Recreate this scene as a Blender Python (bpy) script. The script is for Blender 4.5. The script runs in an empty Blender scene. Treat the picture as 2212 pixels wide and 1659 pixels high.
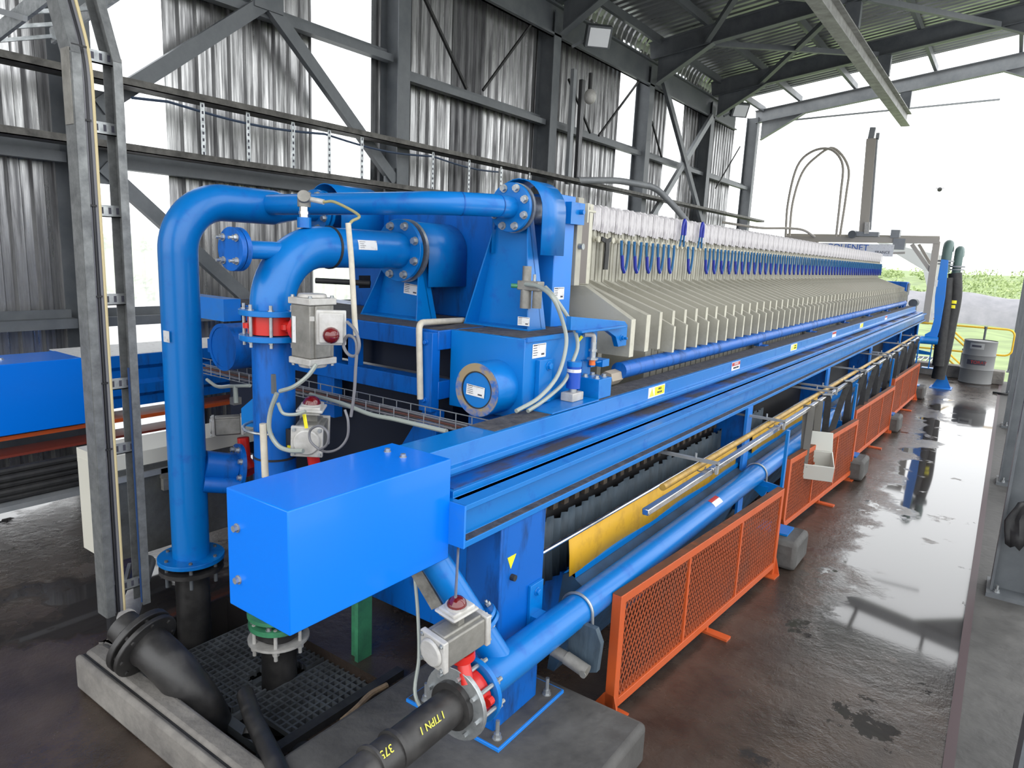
import bpy, bmesh, math, random
from mathutils import Vector, Matrix
random.seed(7)
S = bpy.context.scene
COL = S.collection
# ---------------------------------------------------------------- camera
H = 2.2
FPX = 1498.2
def cam_axes(yaw, pitch, roll):
    cy, sy = math.cos(yaw), math.sin(yaw); cp, sp = math.cos(pitch), math.sin(pitch)
    f = Vector((-sy*cp, cy*cp, -sp)); r = Vector((cy, sy, 0)); d = f.cross(r)
    cr, sr = math.cos(roll), math.sin(roll)
    return cr*r + sr*d, -sr*r + cr*d, f
RT, DN, FW = cam_axes(*[math.radians(a) for a in (35.187, 10.622, -2.5885)])
cam = bpy.data.objects.new('camera', bpy.data.cameras.new('camera'))
COL.objects.link(cam)
m = Matrix.Identity(4)
for i in range(3):
    m[i][0] = RT[i]; m[i][1] = -DN[i]; m[i][2] = -FW[i]
m[2][3] = H
cam.matrix_world = m
cam.data.sensor_width = 36.0
cam.data.lens = FPX/2212*36.0
cam.data.clip_end = 2000
S.camera = cam
# ---------------------------------------------------------------- sky, exposure
w = bpy.data.worlds.new('overcast_sky'); S.world = w; w.use_nodes = True
bg = w.node_tree.nodes['Background']
bg.inputs[0].default_value = (0.965, 0.985, 1.0, 1); bg.inputs[1].default_value = 2.6
S.view_settings.view_transform = 'Standard'; S.view_settings.look = 'None'
S.view_settings.exposure = 0.25; S.view_settings.gamma = 1.0; S.view_settings.use_curve_mapping = False
S.cycles.max_bounces = 8; S.cycles.transparent_max_bounces = 16
# ---------------------------------------------------------------- survey helper: a point of a known plane from its bearing
def ray(x, y): return RT*((x-1106)/FPX) + DN*((y-829.5)/FPX) + FW
def at(x, y, X=None, Y=None, Z=None):
    d = ray(x, y)
    t = X/d.x if X is not None else (Y/d.y if Y is not None else (Z-H)/d.z)
    return Vector((0, 0, H)) + d*t
# ---------------------------------------------------------------- materials
MATS = {}
def mat(name, col, rough=.5, metal=0., noise=None, nscale=6, rnoise=0, bump=0, bscale=40, alpha=None, coat=0, spec=None, stretch=None, thr=(.35, .7)):
    """noise: second colour mixed in by a noise field (dirt, spangle)"""
    M = bpy.data.materials.new(name); M.use_nodes = True; nt = M.node_tree; N = nt.nodes; L = nt.links
    b = N['Principled BSDF']
    b.inputs['Base Color'].default_value = (*col, 1); b.inputs['Roughness'].default_value = rough; b.inputs['Metallic'].default_value = metal
    if spec is not None: b.inputs['Specular IOR Level'].default_value = spec
    if coat: b.inputs['Coat Weight'].default_value = coat; b.inputs['Coat Roughness'].default_value = .08
    tc = N.new('ShaderNodeTexCoord'); mp = N.new('ShaderNodeMapping'); L.new(tc.outputs['Object'], mp.inputs[0])
    if stretch: mp.inputs['Scale'].default_value = stretch
    if noise:
        n = N.new('ShaderNodeTexNoise'); n.inputs['Scale'].default_value = nscale; n.inputs['Detail'].default_value = 6; n.inputs['Roughness'].default_value = .65
        L.new(mp.outputs[0], n.inputs['Vector'])
        r = N.new('ShaderNodeValToRGB'); r.color_ramp.elements[0].position = thr[0]; r.color_ramp.elements[1].position = thr[1]
        r.color_ramp.elements[0].color = (*col, 1); r.color_ramp.elements[1].color = (*noise, 1)
        L.new(n.outputs[0], r.inputs[0]); L.new(r.outputs[0], b.inputs['Base Color'])
        if rnoise:
            mr = N.new('ShaderNodeMapRange'); mr.inputs[1].default_value = thr[0]; mr.inputs[2].default_value = thr[1]
            mr.inputs[3].default_value = rough; mr.inputs[4].default_value = rough+rnoise
            L.new(n.outputs[0], mr.inputs[0]); L.new(mr.outputs[0], b.inputs['Roughness'])
    if bump:
        n2 = N.new('ShaderNodeTexNoise'); n2.inputs['Scale'].default_value = bscale; n2.inputs['Detail'].default_value = 4
        bp = N.new('ShaderNodeBump'); bp.inputs['Strength'].default_value = bump; bp.inputs['Distance'].default_value = .01
        L.new(mp.outputs[0], n2.inputs['Vector']); L.new(n2.outputs[0], bp.inputs['Height']); L.new(bp.outputs[0], b.inputs['Normal'])
    MATS[name] = M
    return M
BLUE = mat('blue_paint', (.0, .155, .50), .32, 0, (.002, .085, .40), 9, .25, coat=.12, spec=.4, thr=(.55, .82))
BLUEC = mat('clean_blue_paint', (.0, .165, .74), .3, 0, coat=.12, spec=.3)
BLUED = mat('streaked_blue_paint', (.0, .105, .45), .4, 0, (.004, .03, .11), 14, .3, coat=.08, spec=.35, stretch=(1, 1, .22), thr=(.5, .74))
BLUEP = mat('pale_blue_paint', (.01, .19, .66), .35, 0, (.04, .2, .55), 5, .2, coat=.1, thr=(.5, .8))
DUST = mat('black_grit', (.030, .030, .036), .75, 0, (.09, .085, .09), 18, 0, .5, 60)
STEEL = mat('dark_grey_steel', (.075, .085, .095), .45, 0, (.13, .14, .15), 3, .2, coat=.1)
STEELL = mat('light_grey_steel', (.22, .235, .25), .5, .2, (.30, .31, .32), 4, .1)
GALV = mat('galvanised_sheet', (.55, .55, .55), .24, .85, (.17, .17, .175), 22, .25, .10, 60, stretch=(1, 1, .05), thr=(.34, .62))
GALVD = mat('weathered_galvanised_sheet', (.17, .17, .175), .35, .7, (.06, .06, .065), 16, .25, .12, 30, stretch=(1, 1, .08), thr=(.38, .68))
CEIL = mat('roof_sheet', (.44, .45, .455), .27, .8, (.26, .27, .275), 6, .2, .08, 30, stretch=(.1, 1, 1))
ZINCD = mat('weathered_zinc', (.24, .25, .25), .45, .6, (.13, .135, .14), 14, .2)
ZINC = mat('zinc_plated_steel', (.50, .52, .53), .35, .8, (.30, .32, .33), 20, .2)
CHROME = mat('stainless_steel', (.74, .72, .70), .16, 1, (.55, .50, .48), 8, .15, thr=(.5, .8))
PLATE = mat('grey_polypropylene', (.41, .395, .335), .55, 0, (.30, .29, .24), 4, .1, .15, 14, thr=(.42, .7))
PLATEE = mat('pale_polypropylene', (.54, .52, .43), .5, 0, (.40, .38, .31), 9, .1, thr=(.5, .75))
CLOTH = mat('white_filter_cloth', (.56, .54, .55), .9, 0, (.30, .28, .30), 22, 0, .5, 60, stretch=(1, 1, .35), thr=(.46, .7))
CLOTHD = mat('slate_wet_cloth', (.055, .085, .115), .6, 0, (.03, .045, .06), 12, 0, .4, 40, stretch=(1, 1, .3))
STRAPB = mat('blue_webbing', (.012, .11, .27), .75)
STRAPD = mat('deep_blue_sleeve', (.006, .02, .30), .35)
BLACK = mat('black_rubber', (.012, .012, .014), .6, 0, (.03, .03, .03), 12)
HDPE = mat('black_pipe_plastic', (.022, .021, .021), .38, 0, (.055, .052, .05), 8, .25, .15, 20, thr=(.45, .75))
CONC = mat('grey_concrete', (.235, .22, .20), .8, 0, (.12, .112, .105), 5, .1, .5, 30)
CONCD = mat('grimy_concrete', (.05, .048, .046), .6, 0, (.10, .097, .093), 4, .2, .6, 18)
ORANGE = mat('orange_paint', (.50, .085, .018), .42, 0, (.42, .09, .03), 6, .2, thr=(.5, .8))
ORANGEM = mat('orange_expanded_mesh', (.34, .07, .022), .5, 0, (.22, .07, .04), 3, .2, thr=(.45, .75))
ORANGED = mat('soiled_orange_paint', (.10, .04, .02), .6, 0, (.34, .08, .02), 5, .2, thr=(.5, .75))
RED = mat('red_valve_paint', (.55, .015, .01), .35, coat=.3)
REDD = mat('red_lens', (.12, .004, .006), .12, coat=.6)
ALU = mat('cast_aluminium', (.29, .28, .255), .42, .35, (.17, .165, .15), 10, .2)
ALUW = mat('pale_aluminium_cap', (.52, .51, .49), .45, .1, (.36, .345, .32), 14, .1)
PVC = mat('cream_pvc', (.62, .57, .46), .4, 0, (.42, .39, .33), 10, .2)
HOSE = mat('grey_green_hose', (.30, .33, .30), .35, coat=.3)
CABLE = mat('grey_cable', (.16, .16, .175), .45)
CABLEK = mat('black_cable', (.02, .02, .024), .45)
YEL = mat('yellow_sheet', (.56, .31, .008), .55, 0, (.36, .20, .02), 7, .2, thr=(.5, .75))
YELP = mat('yellow_brown_pipe', (.50, .30, .035), .35, 0, (.30, .18, .05), 12, .2)
YELH = mat('yellow_handrail_paint', (.78, .48, .02), .4)
YTAG = mat('yellow_tag', (.85, .75, .02), .5)
LABEL = mat('white_label', (.72, .72, .72), .5, 0, (.50, .47, .46), 30, thr=(.55, .7))
INK = mat('dark_ink', (.05, .05, .07), .6)
INKR = mat('red_ink', (.42, .03, .03), .6)
INKB = mat('blue_ink', (.03, .12, .45), .5)
INKY = mat('yellow_marker', (.65, .62, .08), .6)
GREEN = mat('green_paint', (.05, .25, .12), .45, 0, (.03, .12, .07), 8, .1)
GREYD = mat('grey_drum_paint', (.19, .195, .20), .5, 0, (.2, .2, .2), 6, .1)
WHITEP = mat('off_white_plastic', (.60, .61, .56), .45)
RUST = mat('scuffed_ring', (.30, .23, .13), .6, 0, (.02, .12, .42), 10, .1, thr=(.45, .6))
TIMBER = mat('pale_timber', (.38, .33, .27), .8)
BROWNB = mat('grimy_brown_cloth', (.07, .055, .045), .85)
WEB = mat('grey_webbing', (.16, .155, .14), .85)
RUBBERT = mat('worn_tan_rubber_edge', (.28, .19, .11), .7, 0, (.10, .08, .06), 15)
TWHITE = mat('cream_panel', (.62, .60, .52), .4)
STUCCO = mat('stained_stainless', (.14, .14, .13), .45, .4, (.07, .07, .065), 6, .2)
SKYCLAD = None
def clear_sheet():
    M = bpy.data.materials.new('clear_corrugated_sheet'); M.use_nodes = True; nt = M.node_tree; N = nt.nodes; L = nt.links
    N.remove(N['Principled BSDF']); out = N['Material Output']
    t = N.new('ShaderNodeBsdfTransparent'); t.inputs[0].default_value = (.97, .98, 1, 1)
    tr = N.new('ShaderNodeBsdfTranslucent'); tr.inputs[0].default_value = (.93, .94, .95, 1)
    g = N.new('ShaderNodeBsdfGlossy'); g.inputs['Roughness'].default_value = .15
    m1 = N.new('ShaderNodeMixShader'); m1.inputs[0].default_value = .5; L.new(t.outputs[0], m1.inputs[1]); L.new(tr.outputs[0], m1.inputs[2])
    m2 = N.new('ShaderNodeMixShader'); m2.inputs[0].default_value = .05; L.new(m1.outputs[0], m2.inputs[1]); L.new(g.outputs[0], m2.inputs[2])
    L.new(m2.outputs[0], out.inputs[0]); return M
CLEAR = clear_sheet()
def wet_floor():
    M = bpy.data.materials.new('wet_grey_brown_concrete'); M.use_nodes = True; nt = M.node_tree; N = nt.nodes; L = nt.links
    b = N['Principled BSDF']; tc = N.new('ShaderNodeNewGeometry'); sx = N.new('ShaderNodeSeparateXYZ'); L.new(tc.outputs['Position'], sx.inputs[0])
    def noise(s, d=5, vec=None, r=.6):
        n = N.new('ShaderNodeTexNoise'); n.inputs['Scale'].default_value = s; n.inputs['Detail'].default_value = d; n.inputs['Roughness'].default_value = r
        L.new(vec or tc.outputs['Position'], n.inputs['Vector']); return n.outputs[0]
    def mr(v, a, c, lo=0, hi=1):
        k = N.new('ShaderNodeMapRange'); k.interpolation_type = 'SMOOTHSTEP'
        for i, q in enumerate((a, c, lo, hi)): k.inputs[i+1].default_value = q
        L.new(v, k.inputs[0]); return k.outputs[0]
    def mth(op, a, c=None):
        k = N.new('ShaderNodeMath'); k.operation = op; k.use_clamp = op == 'ADD'
        for i, q in enumerate((a, c)):
            if q is None: continue
            if isinstance(q, (int, float)): k.inputs[i].default_value = q
            else: L.new(q, k.inputs[i])
        return k.outputs[0]
    # puddle: a shallow pool along the right-hand kerb with ragged edges
    n1 = noise(1.3, 7)
    edge = mth('SUBTRACT', sx.outputs[0], mth('MULTIPLY', mth('SUBTRACT', n1, .5), mth('MULTIPLY', mr(sx.outputs[1], 4.0, 9.0, 1.3, 2.6), 1.0)))
    near = mth('MULTIPLY', mr(sx.outputs[1], 3.6, 4.6), mr(sx.outputs[1], 13.4, 14.6, 1, 0))
    pud = mth('MULTIPLY', mr(edge, -.85, -.60), mth('MULTIPLY', near, mr(noise(2.7, 7), .30, .38)))
    pud = mth('MAXIMUM', pud, mth('MULTIPLY', mr(noise(1.9, 8, r=.7), .58, .62), mth('MULTIPLY', mr(sx.outputs[0], -1.1, -.8), mr(sx.outputs[1], 2.0, 3.0))))
    pl_ = mth('MULTIPLY', mr(sx.outputs[0], -3.0, -3.3), mr(noise(.75, 6), .50, .55)); pud = mth('MAXIMUM', pud, pl_)
    colr = N.new('ShaderNodeValToRGB'); e = colr.color_ramp.elements
    e[0].position = .3; e[0].color = (.024, .016, .012, 1); e[1].position = .75; e[1].color = (.075, .055, .043, 1)
    L.new(noise(3.2, 8), colr.inputs[0])
    mix = N.new('ShaderNodeMixRGB'); L.new(pud, mix.inputs[0]); L.new(colr.outputs[0], mix.inputs[1]); mix.inputs[2].default_value = (.035, .032, .032, 1)
    L.new(mix.outputs[0], b.inputs['Base Color'])
    damp = mth('MULTIPLY', mr(noise(1.4, 8), .38, .62, .13, .36), mr(sx.outputs[1], 2.5, 7.0, 1.0, .75))
    rough = mth('ADD', mth('MULTIPLY', damp, mth('SUBTRACT', 1.0, pud)), .045)
    L.new(rough, b.inputs['Roughness']); b.inputs['Specular IOR Level'].default_value = .75
    bp = N.new('ShaderNodeBump'); bp.inputs['Distance'].default_value = .012
    L.new(mth('MULTIPLY', mth('SUBTRACT', 1.0, pud), .55), bp.inputs['Strength']); L.new(noise(11, 6, r=.7), bp.inputs['Height']); L.new(bp.outputs[0], b.inputs['Normal'])
    return M
FLOOR = wet_floor()
def ground_mat():
    M = bpy.data.materials.new('grass_and_scrub'); M.use_nodes = True; nt = M.node_tree; N = nt.nodes; L = nt.links
    b = N['Principled BSDF']; b.inputs['Roughness'].default_value = .9
    g = N.new('ShaderNodeNewGeometry'); n = N.new('ShaderNodeTexNoise'); n.inputs['Scale'].default_value = .55; n.inputs['Detail'].default_value = 8
    L.new(g.outputs['Position'], n.inputs['Vector'])
    r = N.new('ShaderNodeValToRGB'); e = r.color_ramp.elements
    e[0].position = .3; e[0].color = (.13, .17, .08, 1); e[1].position = .7; e[1].color = (.24, .31, .13, 1)
    k = e.new(.5); k.color = (.19, .25, .10, 1)
    L.new(n.outputs[0], r.inputs[0])
    sx = N.new('ShaderNodeSeparateXYZ'); L.new(g.outputs['Position'], sx.inputs[0]); mr = N.new('ShaderNodeMapRange'); mr.inputs[1].default_value = 22; mr.inputs[2].default_value = 30
    ad = N.new('ShaderNodeMath'); ad.operation = 'MULTIPLY_ADD'; L.new(n.outputs[0], ad.inputs[0]); ad.inputs[1].default_value = 6; L.new(sx.outputs[1], ad.inputs[2]); L.new(ad.outputs[0], mr.inputs[0])
    mx = N.new('ShaderNodeMixRGB'); L.new(mr.outputs[0], mx.inputs[0]); mx.inputs[1].default_value = (.22, .21, .195, 1); L.new(r.outputs[0], mx.inputs[2])
    L.new(mx.outputs[0], b.inputs['Base Color']); return M
GRASS = ground_mat()
LEAF = mat('scrub_leaves', (.36, .44, .20), .8, 0, (.20, .27, .11), .5)  # leaf colour made paler to carry the distance haze
COAL = mat('dark_spoil', (.19, .19, .205), .9, 0, (.26, .255, .27), .8)
# ---------------------------------------------------------------- mesh building
WL = {}
class MB:
    def __init__(s): s.v = []; s.f = []; s.m = []
    def add(s, vs, fs, mi=0):
        o = len(s.v); s.v += [Vector(v) for v in vs]; s.f += [tuple(i+o for i in f) for f in fs]; s.m += [mi]*len(fs); return s
    def box(s, a, b, mi=0):
        x0, x1 = sorted((a[0], b[0])); y0, y1 = sorted((a[1], b[1])); z0, z1 = sorted((a[2], b[2]))
        return s.add([(x0,y0,z0),(x1,y0,z0),(x1,y1,z0),(x0,y1,z0),(x0,y0,z1),(x1,y0,z1),(x1,y1,z1),(x0,y1,z1)],
                     [(0,3,2,1),(4,5,6,7),(0,1,5,4),(1,2,6,5),(2,3,7,6),(3,0,4,7)], mi)
    def bar(s, p, q, wd, hg, up=(0,0,1), mi=0):
        """rectangular bar from p to q"""
        p, q = Vector(p), Vector(q); d = (q-p).normalized(); u = Vector(up)
        if abs(d.dot(u)) > .98: u = Vector((1,0,0))
        r = d.cross(u).normalized(); u = r.cross(d)
        c = [(-wd/2,-hg/2),(wd/2,-hg/2),(wd/2,hg/2),(-wd/2,hg/2)]
        vs = [e + r*a + u*b for e in (p, q) for a, b in c]
        return s.add(vs, [(0,3,2,1),(4,5,6,7),(0,1,5,4),(1,2,6,5),(2,3,7,6),(3,0,4,7)], mi)
    def hbeam(s, p, q, fl, dp, t=.012, up=(0,0,1), mi=0):
        """I section: fl flange width, dp depth along 'up'"""
        p, q = Vector(p), Vector(q); d = (q-p).normalized(); u = Vector(up)
        r = d.cross(u).normalized(); u = r.cross(d)
        s.bar(p, q, t, dp-2*t, u, mi)
        for k in (-1, 1): s.bar(p+u*k*(dp/2-t/2), q+u*k*(dp/2-t/2), fl, t, u, mi)
        return s
    def cyl(s, p, q, r, n=20, r2=None, mi=0, cap=True):
        p, q = Vector(p), Vector(q); r2 = r if r2 is None else r2
        d = (q-p).normalized(); a = d.orthogonal().normalized(); b = d.cross(a)
        vs = []
        for e, rr in ((p, r), (q, r2)):
            vs += [e + (a*math.cos(2*math.pi*i/n) + b*math.sin(2*math.pi*i/n))*rr for i in range(n)]
        fs = [(i, (i+1) % n, n+(i+1) % n, n+i) for i in range(n)]
        if cap: fs += [tuple(range(n-1, -1, -1)), tuple(range(n, 2*n))]
        return s.add(vs, fs, mi)
    def ring(s, p, q, r, ri, n=28, mi=0):
        p, q = Vector(p), Vector(q); d = (q-p).normalized(); a = d.orthogonal().normalized(); b = d.cross(a); vs = []
        for e, rr in ((p, r), (q, r), (q, ri), (p, ri)):
            vs += [e + (a*math.cos(2*math.pi*i/n) + b*math.sin(2*math.pi*i/n))*rr for i in range(n)]
        fs = [(k*n+i, k*n+(i+1) % n, ((k+1) % 4)*n+(i+1) % n, ((k+1) % 4)*n+i) for k in range(4) for i in range(n)]
        return s.add(vs, fs, mi)
    def tube(s, pts, r, n=12, mi=0, cap=True):
        pts = [Vector(p) for p in pts]; N = len(pts); rs = r if isinstance(r, (list, tuple)) else [r]*N
        a = None; vs = []
        for i, p in enumerate(pts):
            d = ((pts[i]-pts[i-1]).normalized() if i else Vector()) + ((pts[i+1]-pts[i]).normalized() if i < N-1 else Vector())
            d = d.normalized() if d.length > 1e-6 else (pts[min(i+1,N-1)]-pts[max(i-1,0)]).normalized()
            a = d.orthogonal().normalized() if a is None else (a - d*a.dot(d)).normalized()
            b = d.cross(a)
            k = 1.
            if 0 < i < N-1:
                k = 1/max(.5, math.sqrt(max(.25, (1+(pts[i]-pts[i-1]).normalized().dot((pts[i+1]-pts[i]).normalized()))/2)))
            vs += [p + (a*math.cos(2*math.pi*j/n) + b*math.sin(2*math.pi*j/n))*rs[i]*(k if k < 1.02 else 1.) for j in range(n)]
        fs = [(i*n+j, i*n+(j+1) % n, (i+1)*n+(j+1) % n, (i+1)*n+j) for i in range(N-1) for j in range(n)]
        if cap: fs += [tuple(range(n-1, -1, -1)), tuple(range((N-1)*n, N*n))]
        return s.add(vs, fs, mi)
    def prism(s, poly, axis, a, b, mi=0):
        """poly: 2-D outline; axis 'x' 'y' 'z' extruded a..b"""
        f = {'x': lambda p, t: (t, p[0], p[1]), 'y': lambda p, t: (p[0], t, p[1]), 'z': lambda p, t: (p[0], p[1], t)}[axis]
        n = len(poly); vs = [f(p, a) for p in poly] + [f(p, b) for p in poly]
        return s.add(vs, [(i, (i+1) % n, n+(i+1) % n, n+i) for i in range(n)] + [tuple(range(n-1, -1, -1)), tuple(range(n, 2*n))], mi)
    def quad(s, a, b, c, d, th=.003, mi=0):
        a, b, c, d = map(Vector, (a, b, c, d)); n = (b-a).cross(d-a).normalized()*th
        vs = [a, b, c, d, a+n, b+n, c+n, d+n]
        return s.add(vs, [(0,3,2,1),(4,5,6,7),(0,1,5,4),(1,2,6,5),(2,3,7,6),(3,0,4,7)], mi)
    def strip(s, pts, wdir, wd, th, mi=0):
        """a band (strap): path pts, width along wdir"""
        pts = [Vector(p) for p in pts]; wv = Vector(wdir).normalized()*wd/2; N = len(pts); vs = []
        for i, p in enumerate(pts):
            d = (pts[min(i+1, N-1)]-pts[max(i-1, 0)]).normalized(); n = d.cross(wv).normalized()*th/2
            vs += [p-wv-n, p+wv-n, p+wv+n, p-wv+n]
        fs = [(i*4+j, i*4+(j+1) % 4, (i+1)*4+(j+1) % 4, (i+1)*4+j) for i in range(N-1) for j in range(4)] + [(3,2,1,0), tuple(range(4*N-4, 4*N))]
        return s.add(vs, fs, mi)
    def ball(s, c, r, n=12, mi=0, sz=1., half=False):
        c = Vector(c); rows = n//2; vs = []; k0 = 0
        for i in range(rows+1):
            th = math.pi*i/rows*(.5 if half else 1)
            vs += [c + Vector((math.sin(th)*math.cos(2*math.pi*j/n)*r, math.sin(th)*math.sin(2*math.pi*j/n)*r, math.cos(th)*r*sz)) for j in range(n)]
        fs = [(i*n+j, (i+1)*n+j, (i+1)*n+(j+1) % n, i*n+(j+1) % n) for i in range(rows) for j in range(n)]
        return s.add(vs, fs, mi)
    def bolt(s, p, d, r=.014, h=.012, stud=0, mi=0):
        p = Vector(p); d = Vector(d).normalized(); s.cyl(p, p+d*h*.3, r*1.35, 12, mi=mi); s.cyl(p, p+d*h*1.3, r, 6, mi=mi)
        if stud: s.cyl(p, p+d*(h*1.3+stud), r*.55, 8, mi=mi)
        return s
    def out(s, name, mats, parent=None, label=None, cat=None, group=None, kind=None, bevel=0, sharp=35, merge=True):
        me = bpy.data.meshes.new(name); 
        if parent is None:
            xs = [v.x for v in s.v]; ys = [v.y for v in s.v]; zs = [v.z for v in s.v]
            o0 = Vector(((min(xs)+max(xs))/2, (min(ys)+max(ys))/2, min(zs)))
        else: o0 = WL[parent.name]
        me.from_pydata([v-o0 for v in s.v], [], s.f)
        mats = mats if isinstance(mats, (list, tuple)) else [mats]
        for q in mats: me.materials.append(q)
        for p, i in zip(me.polygons, s.m): p.material_index = i; p.use_smooth = True
        bm = bmesh.new(); bm.from_mesh(me); bmesh.ops.remove_doubles(bm, verts=bm.verts, dist=1e-5) if merge else None
        bmesh.ops.recalc_face_normals(bm, faces=bm.faces); bm.to_mesh(me); bm.free()
        me.set_sharp_from_angle(angle=math.radians(sharp))
        o = bpy.data.objects.new(name, me); COL.objects.link(o)
        if parent is None: o.location = o0
        else: o.parent = parent
        WL[o.name] = o0.copy()
        if bevel:
            b = o.modifiers.new('edge', 'BEVEL'); b.width = bevel; b.segments = 2; b.limit_method = 'ANGLE'; b.angle_limit = math.radians(50)
        tag(o, label, cat, group, kind); return o
def tag(o, label=None, cat=None, group=None, kind=None):
    if label: o['label'] = label
    if cat: o['category'] = cat
    if group: o['group'] = group
    if kind: o['kind'] = kind
    return o
def thing(name, label, cat, loc=(0,0,0), group=None, kind=None):
    o = bpy.data.objects.new(name, None); COL.objects.link(o); o.location = loc; o.empty_display_size = .05
    WL[o.name] = Vector(loc); return tag(o, label, cat, group, kind)
def dup(root, loc, label=None):
    r = root.copy(); COL.objects.link(r); r.location = loc
    if label: r['label'] = label
    for ch in root.children:
        c = ch.copy(); COL.objects.link(c); c.parent = r
        for g in ch.children:
            d = g.copy(); COL.objects.link(d); d.parent = c
    return r
def arc(c, a, b, ang, n=8, start=0.):
    """points c + a*cos t + b*sin t for t = start..ang"""
    c, a, b = Vector(c), Vector(a), Vector(b)
    return [c + a*math.cos(start+(ang-start)*i/n) + b*math.sin(start+(ang-start)*i/n) for i in range(n+1)]
def fillet(pts, r, n=8):
    """round the corners of a polyline"""
    pts = [Vector(p) for p in pts]; o = [pts[0]]
    for i in range(1, len(pts)-1):
        d0 = (pts[i-1]-pts[i]); d1 = (pts[i+1]-pts[i]); k = min(r, d0.length*.48, d1.length*.48)
        a = pts[i]+d0.normalized()*k; b = pts[i]+d1.normalized()*k
        for t in range(n+1):
            u = t/n; o.append(a*(1-u)**2 + pts[i]*2*u*(1-u) + b*u*u)
    return o + [pts[-1]]
def spline(pts, n=6):
    """Catmull-Rom through pts"""
    P = [Vector(p) for p in pts]; P = [P[0]*2-P[1]] + P + [P[-1]*2-P[-2]]; o = []
    for i in range(1, len(P)-2):
        for k in range(n):
            t = k/n; a, b, c, d = P[i-1:i+3]
            o.append(.5*((2*b)+(c-a)*t+(2*a-5*b+4*c-d)*t*t+(3*b-a-3*c+d)*t**3))
    return o + [P[-2]]
def text(body, size, origin, xdir, ydir, m, name, parent, th=.001, shear=0, align='CENTER'):
    cu = bpy.data.curves.new('t', 'FONT'); cu.body = body; cu.size = size; cu.extrude = th; cu.align_x = align; cu.align_y = 'CENTER'; cu.shear = shear
    t = bpy.data.objects.new('t', cu); COL.objects.link(t); bpy.context.view_layer.update()
    me = bpy.data.meshes.new_from_object(t.evaluated_get(bpy.context.evaluated_depsgraph_get()))
    bpy.data.objects.remove(t); x = Vector(xdir).normalized(); y = Vector(ydir).normalized(); z = x.cross(y)
    M = Matrix.Identity(4)
    for i in range(3): M[i][0] = x[i]; M[i][1] = y[i]; M[i][2] = z[i]; M[i][3] = origin[i]-(WL[parent.name][i] if parent else 0)
    me.transform(M); me.materials.clear(); me.materials.append(m)
    o = bpy.data.objects.new(name, me); COL.objects.link(o); o.parent = parent; WL[o.name] = WL[parent.name].copy() if parent else Vector(); return o
# ================================================================ SETTING
XW, XC = -6.5, -6.2           # cladding plane, inner column flange plane
COLY = [-.8, 2.7, 6.3, 9.6, 13.05, 16.4, 19.8]
def st(o): o['kind'] = 'structure'; return o
# floor slab with a drain pit at the near end
fl = MB()
for a, b in (((-6.6,-3,-.4),(.05,1.45,0)), ((-6.6,2.3,-.4),(.05,17.9,0)), ((-6.6,1.45,-.4),(-3.75,2.3,0)), ((-3.75,1.45,-.4),(-3.3,1.75,0)), ((-3.75,1.75,-.75),(-3.3,2.3,-.4)), ((-2.3,1.45,-.4),(.05,2.3,0)), ((-3.3,1.45,-.75),(-2.3,2.3,-.4))): fl.box(a, b)
st(fl.out('floor', FLOOR))
st(MB().box((.095,-3,-.4),(1.1,17.9,.004)).out('floor_right', CONCD))
st(MB().box((.05,-3,-.3),(.095,17.9,.006)).out('trim_1', mat('rusty_channel_edge', (.06,.035,.04), .5)))
st(MB().box((-6.4,17.55,0),(-.2,17.9,.26)).box((-.2,17.55,0),(.12,17.75,.26)).out('trim_2', CONC, bevel=.01))
st(MB().box((-6.6,-3,0),(-6.45,17.9,.03)).out('trim_3', CONC))
# corrugated cladding: trapezoid ribs, pitch 0.17
def corr(y0, y1, z0, z1, x, pitch=.17, dep=.034, axis='wall'):
    prof = []; y = y0
    while y < y1-1e-6:
        for f, h in ((0,0),(.42,0),(.52,1),(.86,1),(.97,0)):
            yy = y+f*pitch
            if yy < y1: prof.append((yy, h*dep))
        y += pitch
    prof.append((y1, 0)); return prof
def wall_panel(name, y0, y1, z0, z1, m, x=XW, kind=True):
    p = corr(y0, y1, z0, z1, x); vs = [(x-h, y, z) for z in (z0, z1) for y, h in p]; n = len(p)
    o = MB().add(vs, [(i, i+1, n+i+1, n+i) for i in range(n-1)]).out(name, m, merge=False, sharp=15); st(o); return o
bay = [('wall_left_1', -3, 2.62, GALV), ('wall_left_2', 3.55, 5.19, GALV), ('wall_left_3', 6.05, 7.5, GALV), ('wall_left_4', 7.5, 8.2, GALVD), ('wall_left_5', 8.2, 12.28, GALV),
       ('wall_left_6', 13.05, 14.46, GALV), ('wall_left_7', 15.36, 18.8, GALV)]
for n, a, b, m_ in bay: wall_panel(n, a, b, .15, 6.2, m_)
for i, (a, b) in enumerate(((2.62, 3.55), (5.19, 6.05), (12.28, 13.05), (14.46, 15.36))): wall_panel('window_%d' % (i+1), a, b, .02, 6.2, CLEAR, XW-.005)
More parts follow.
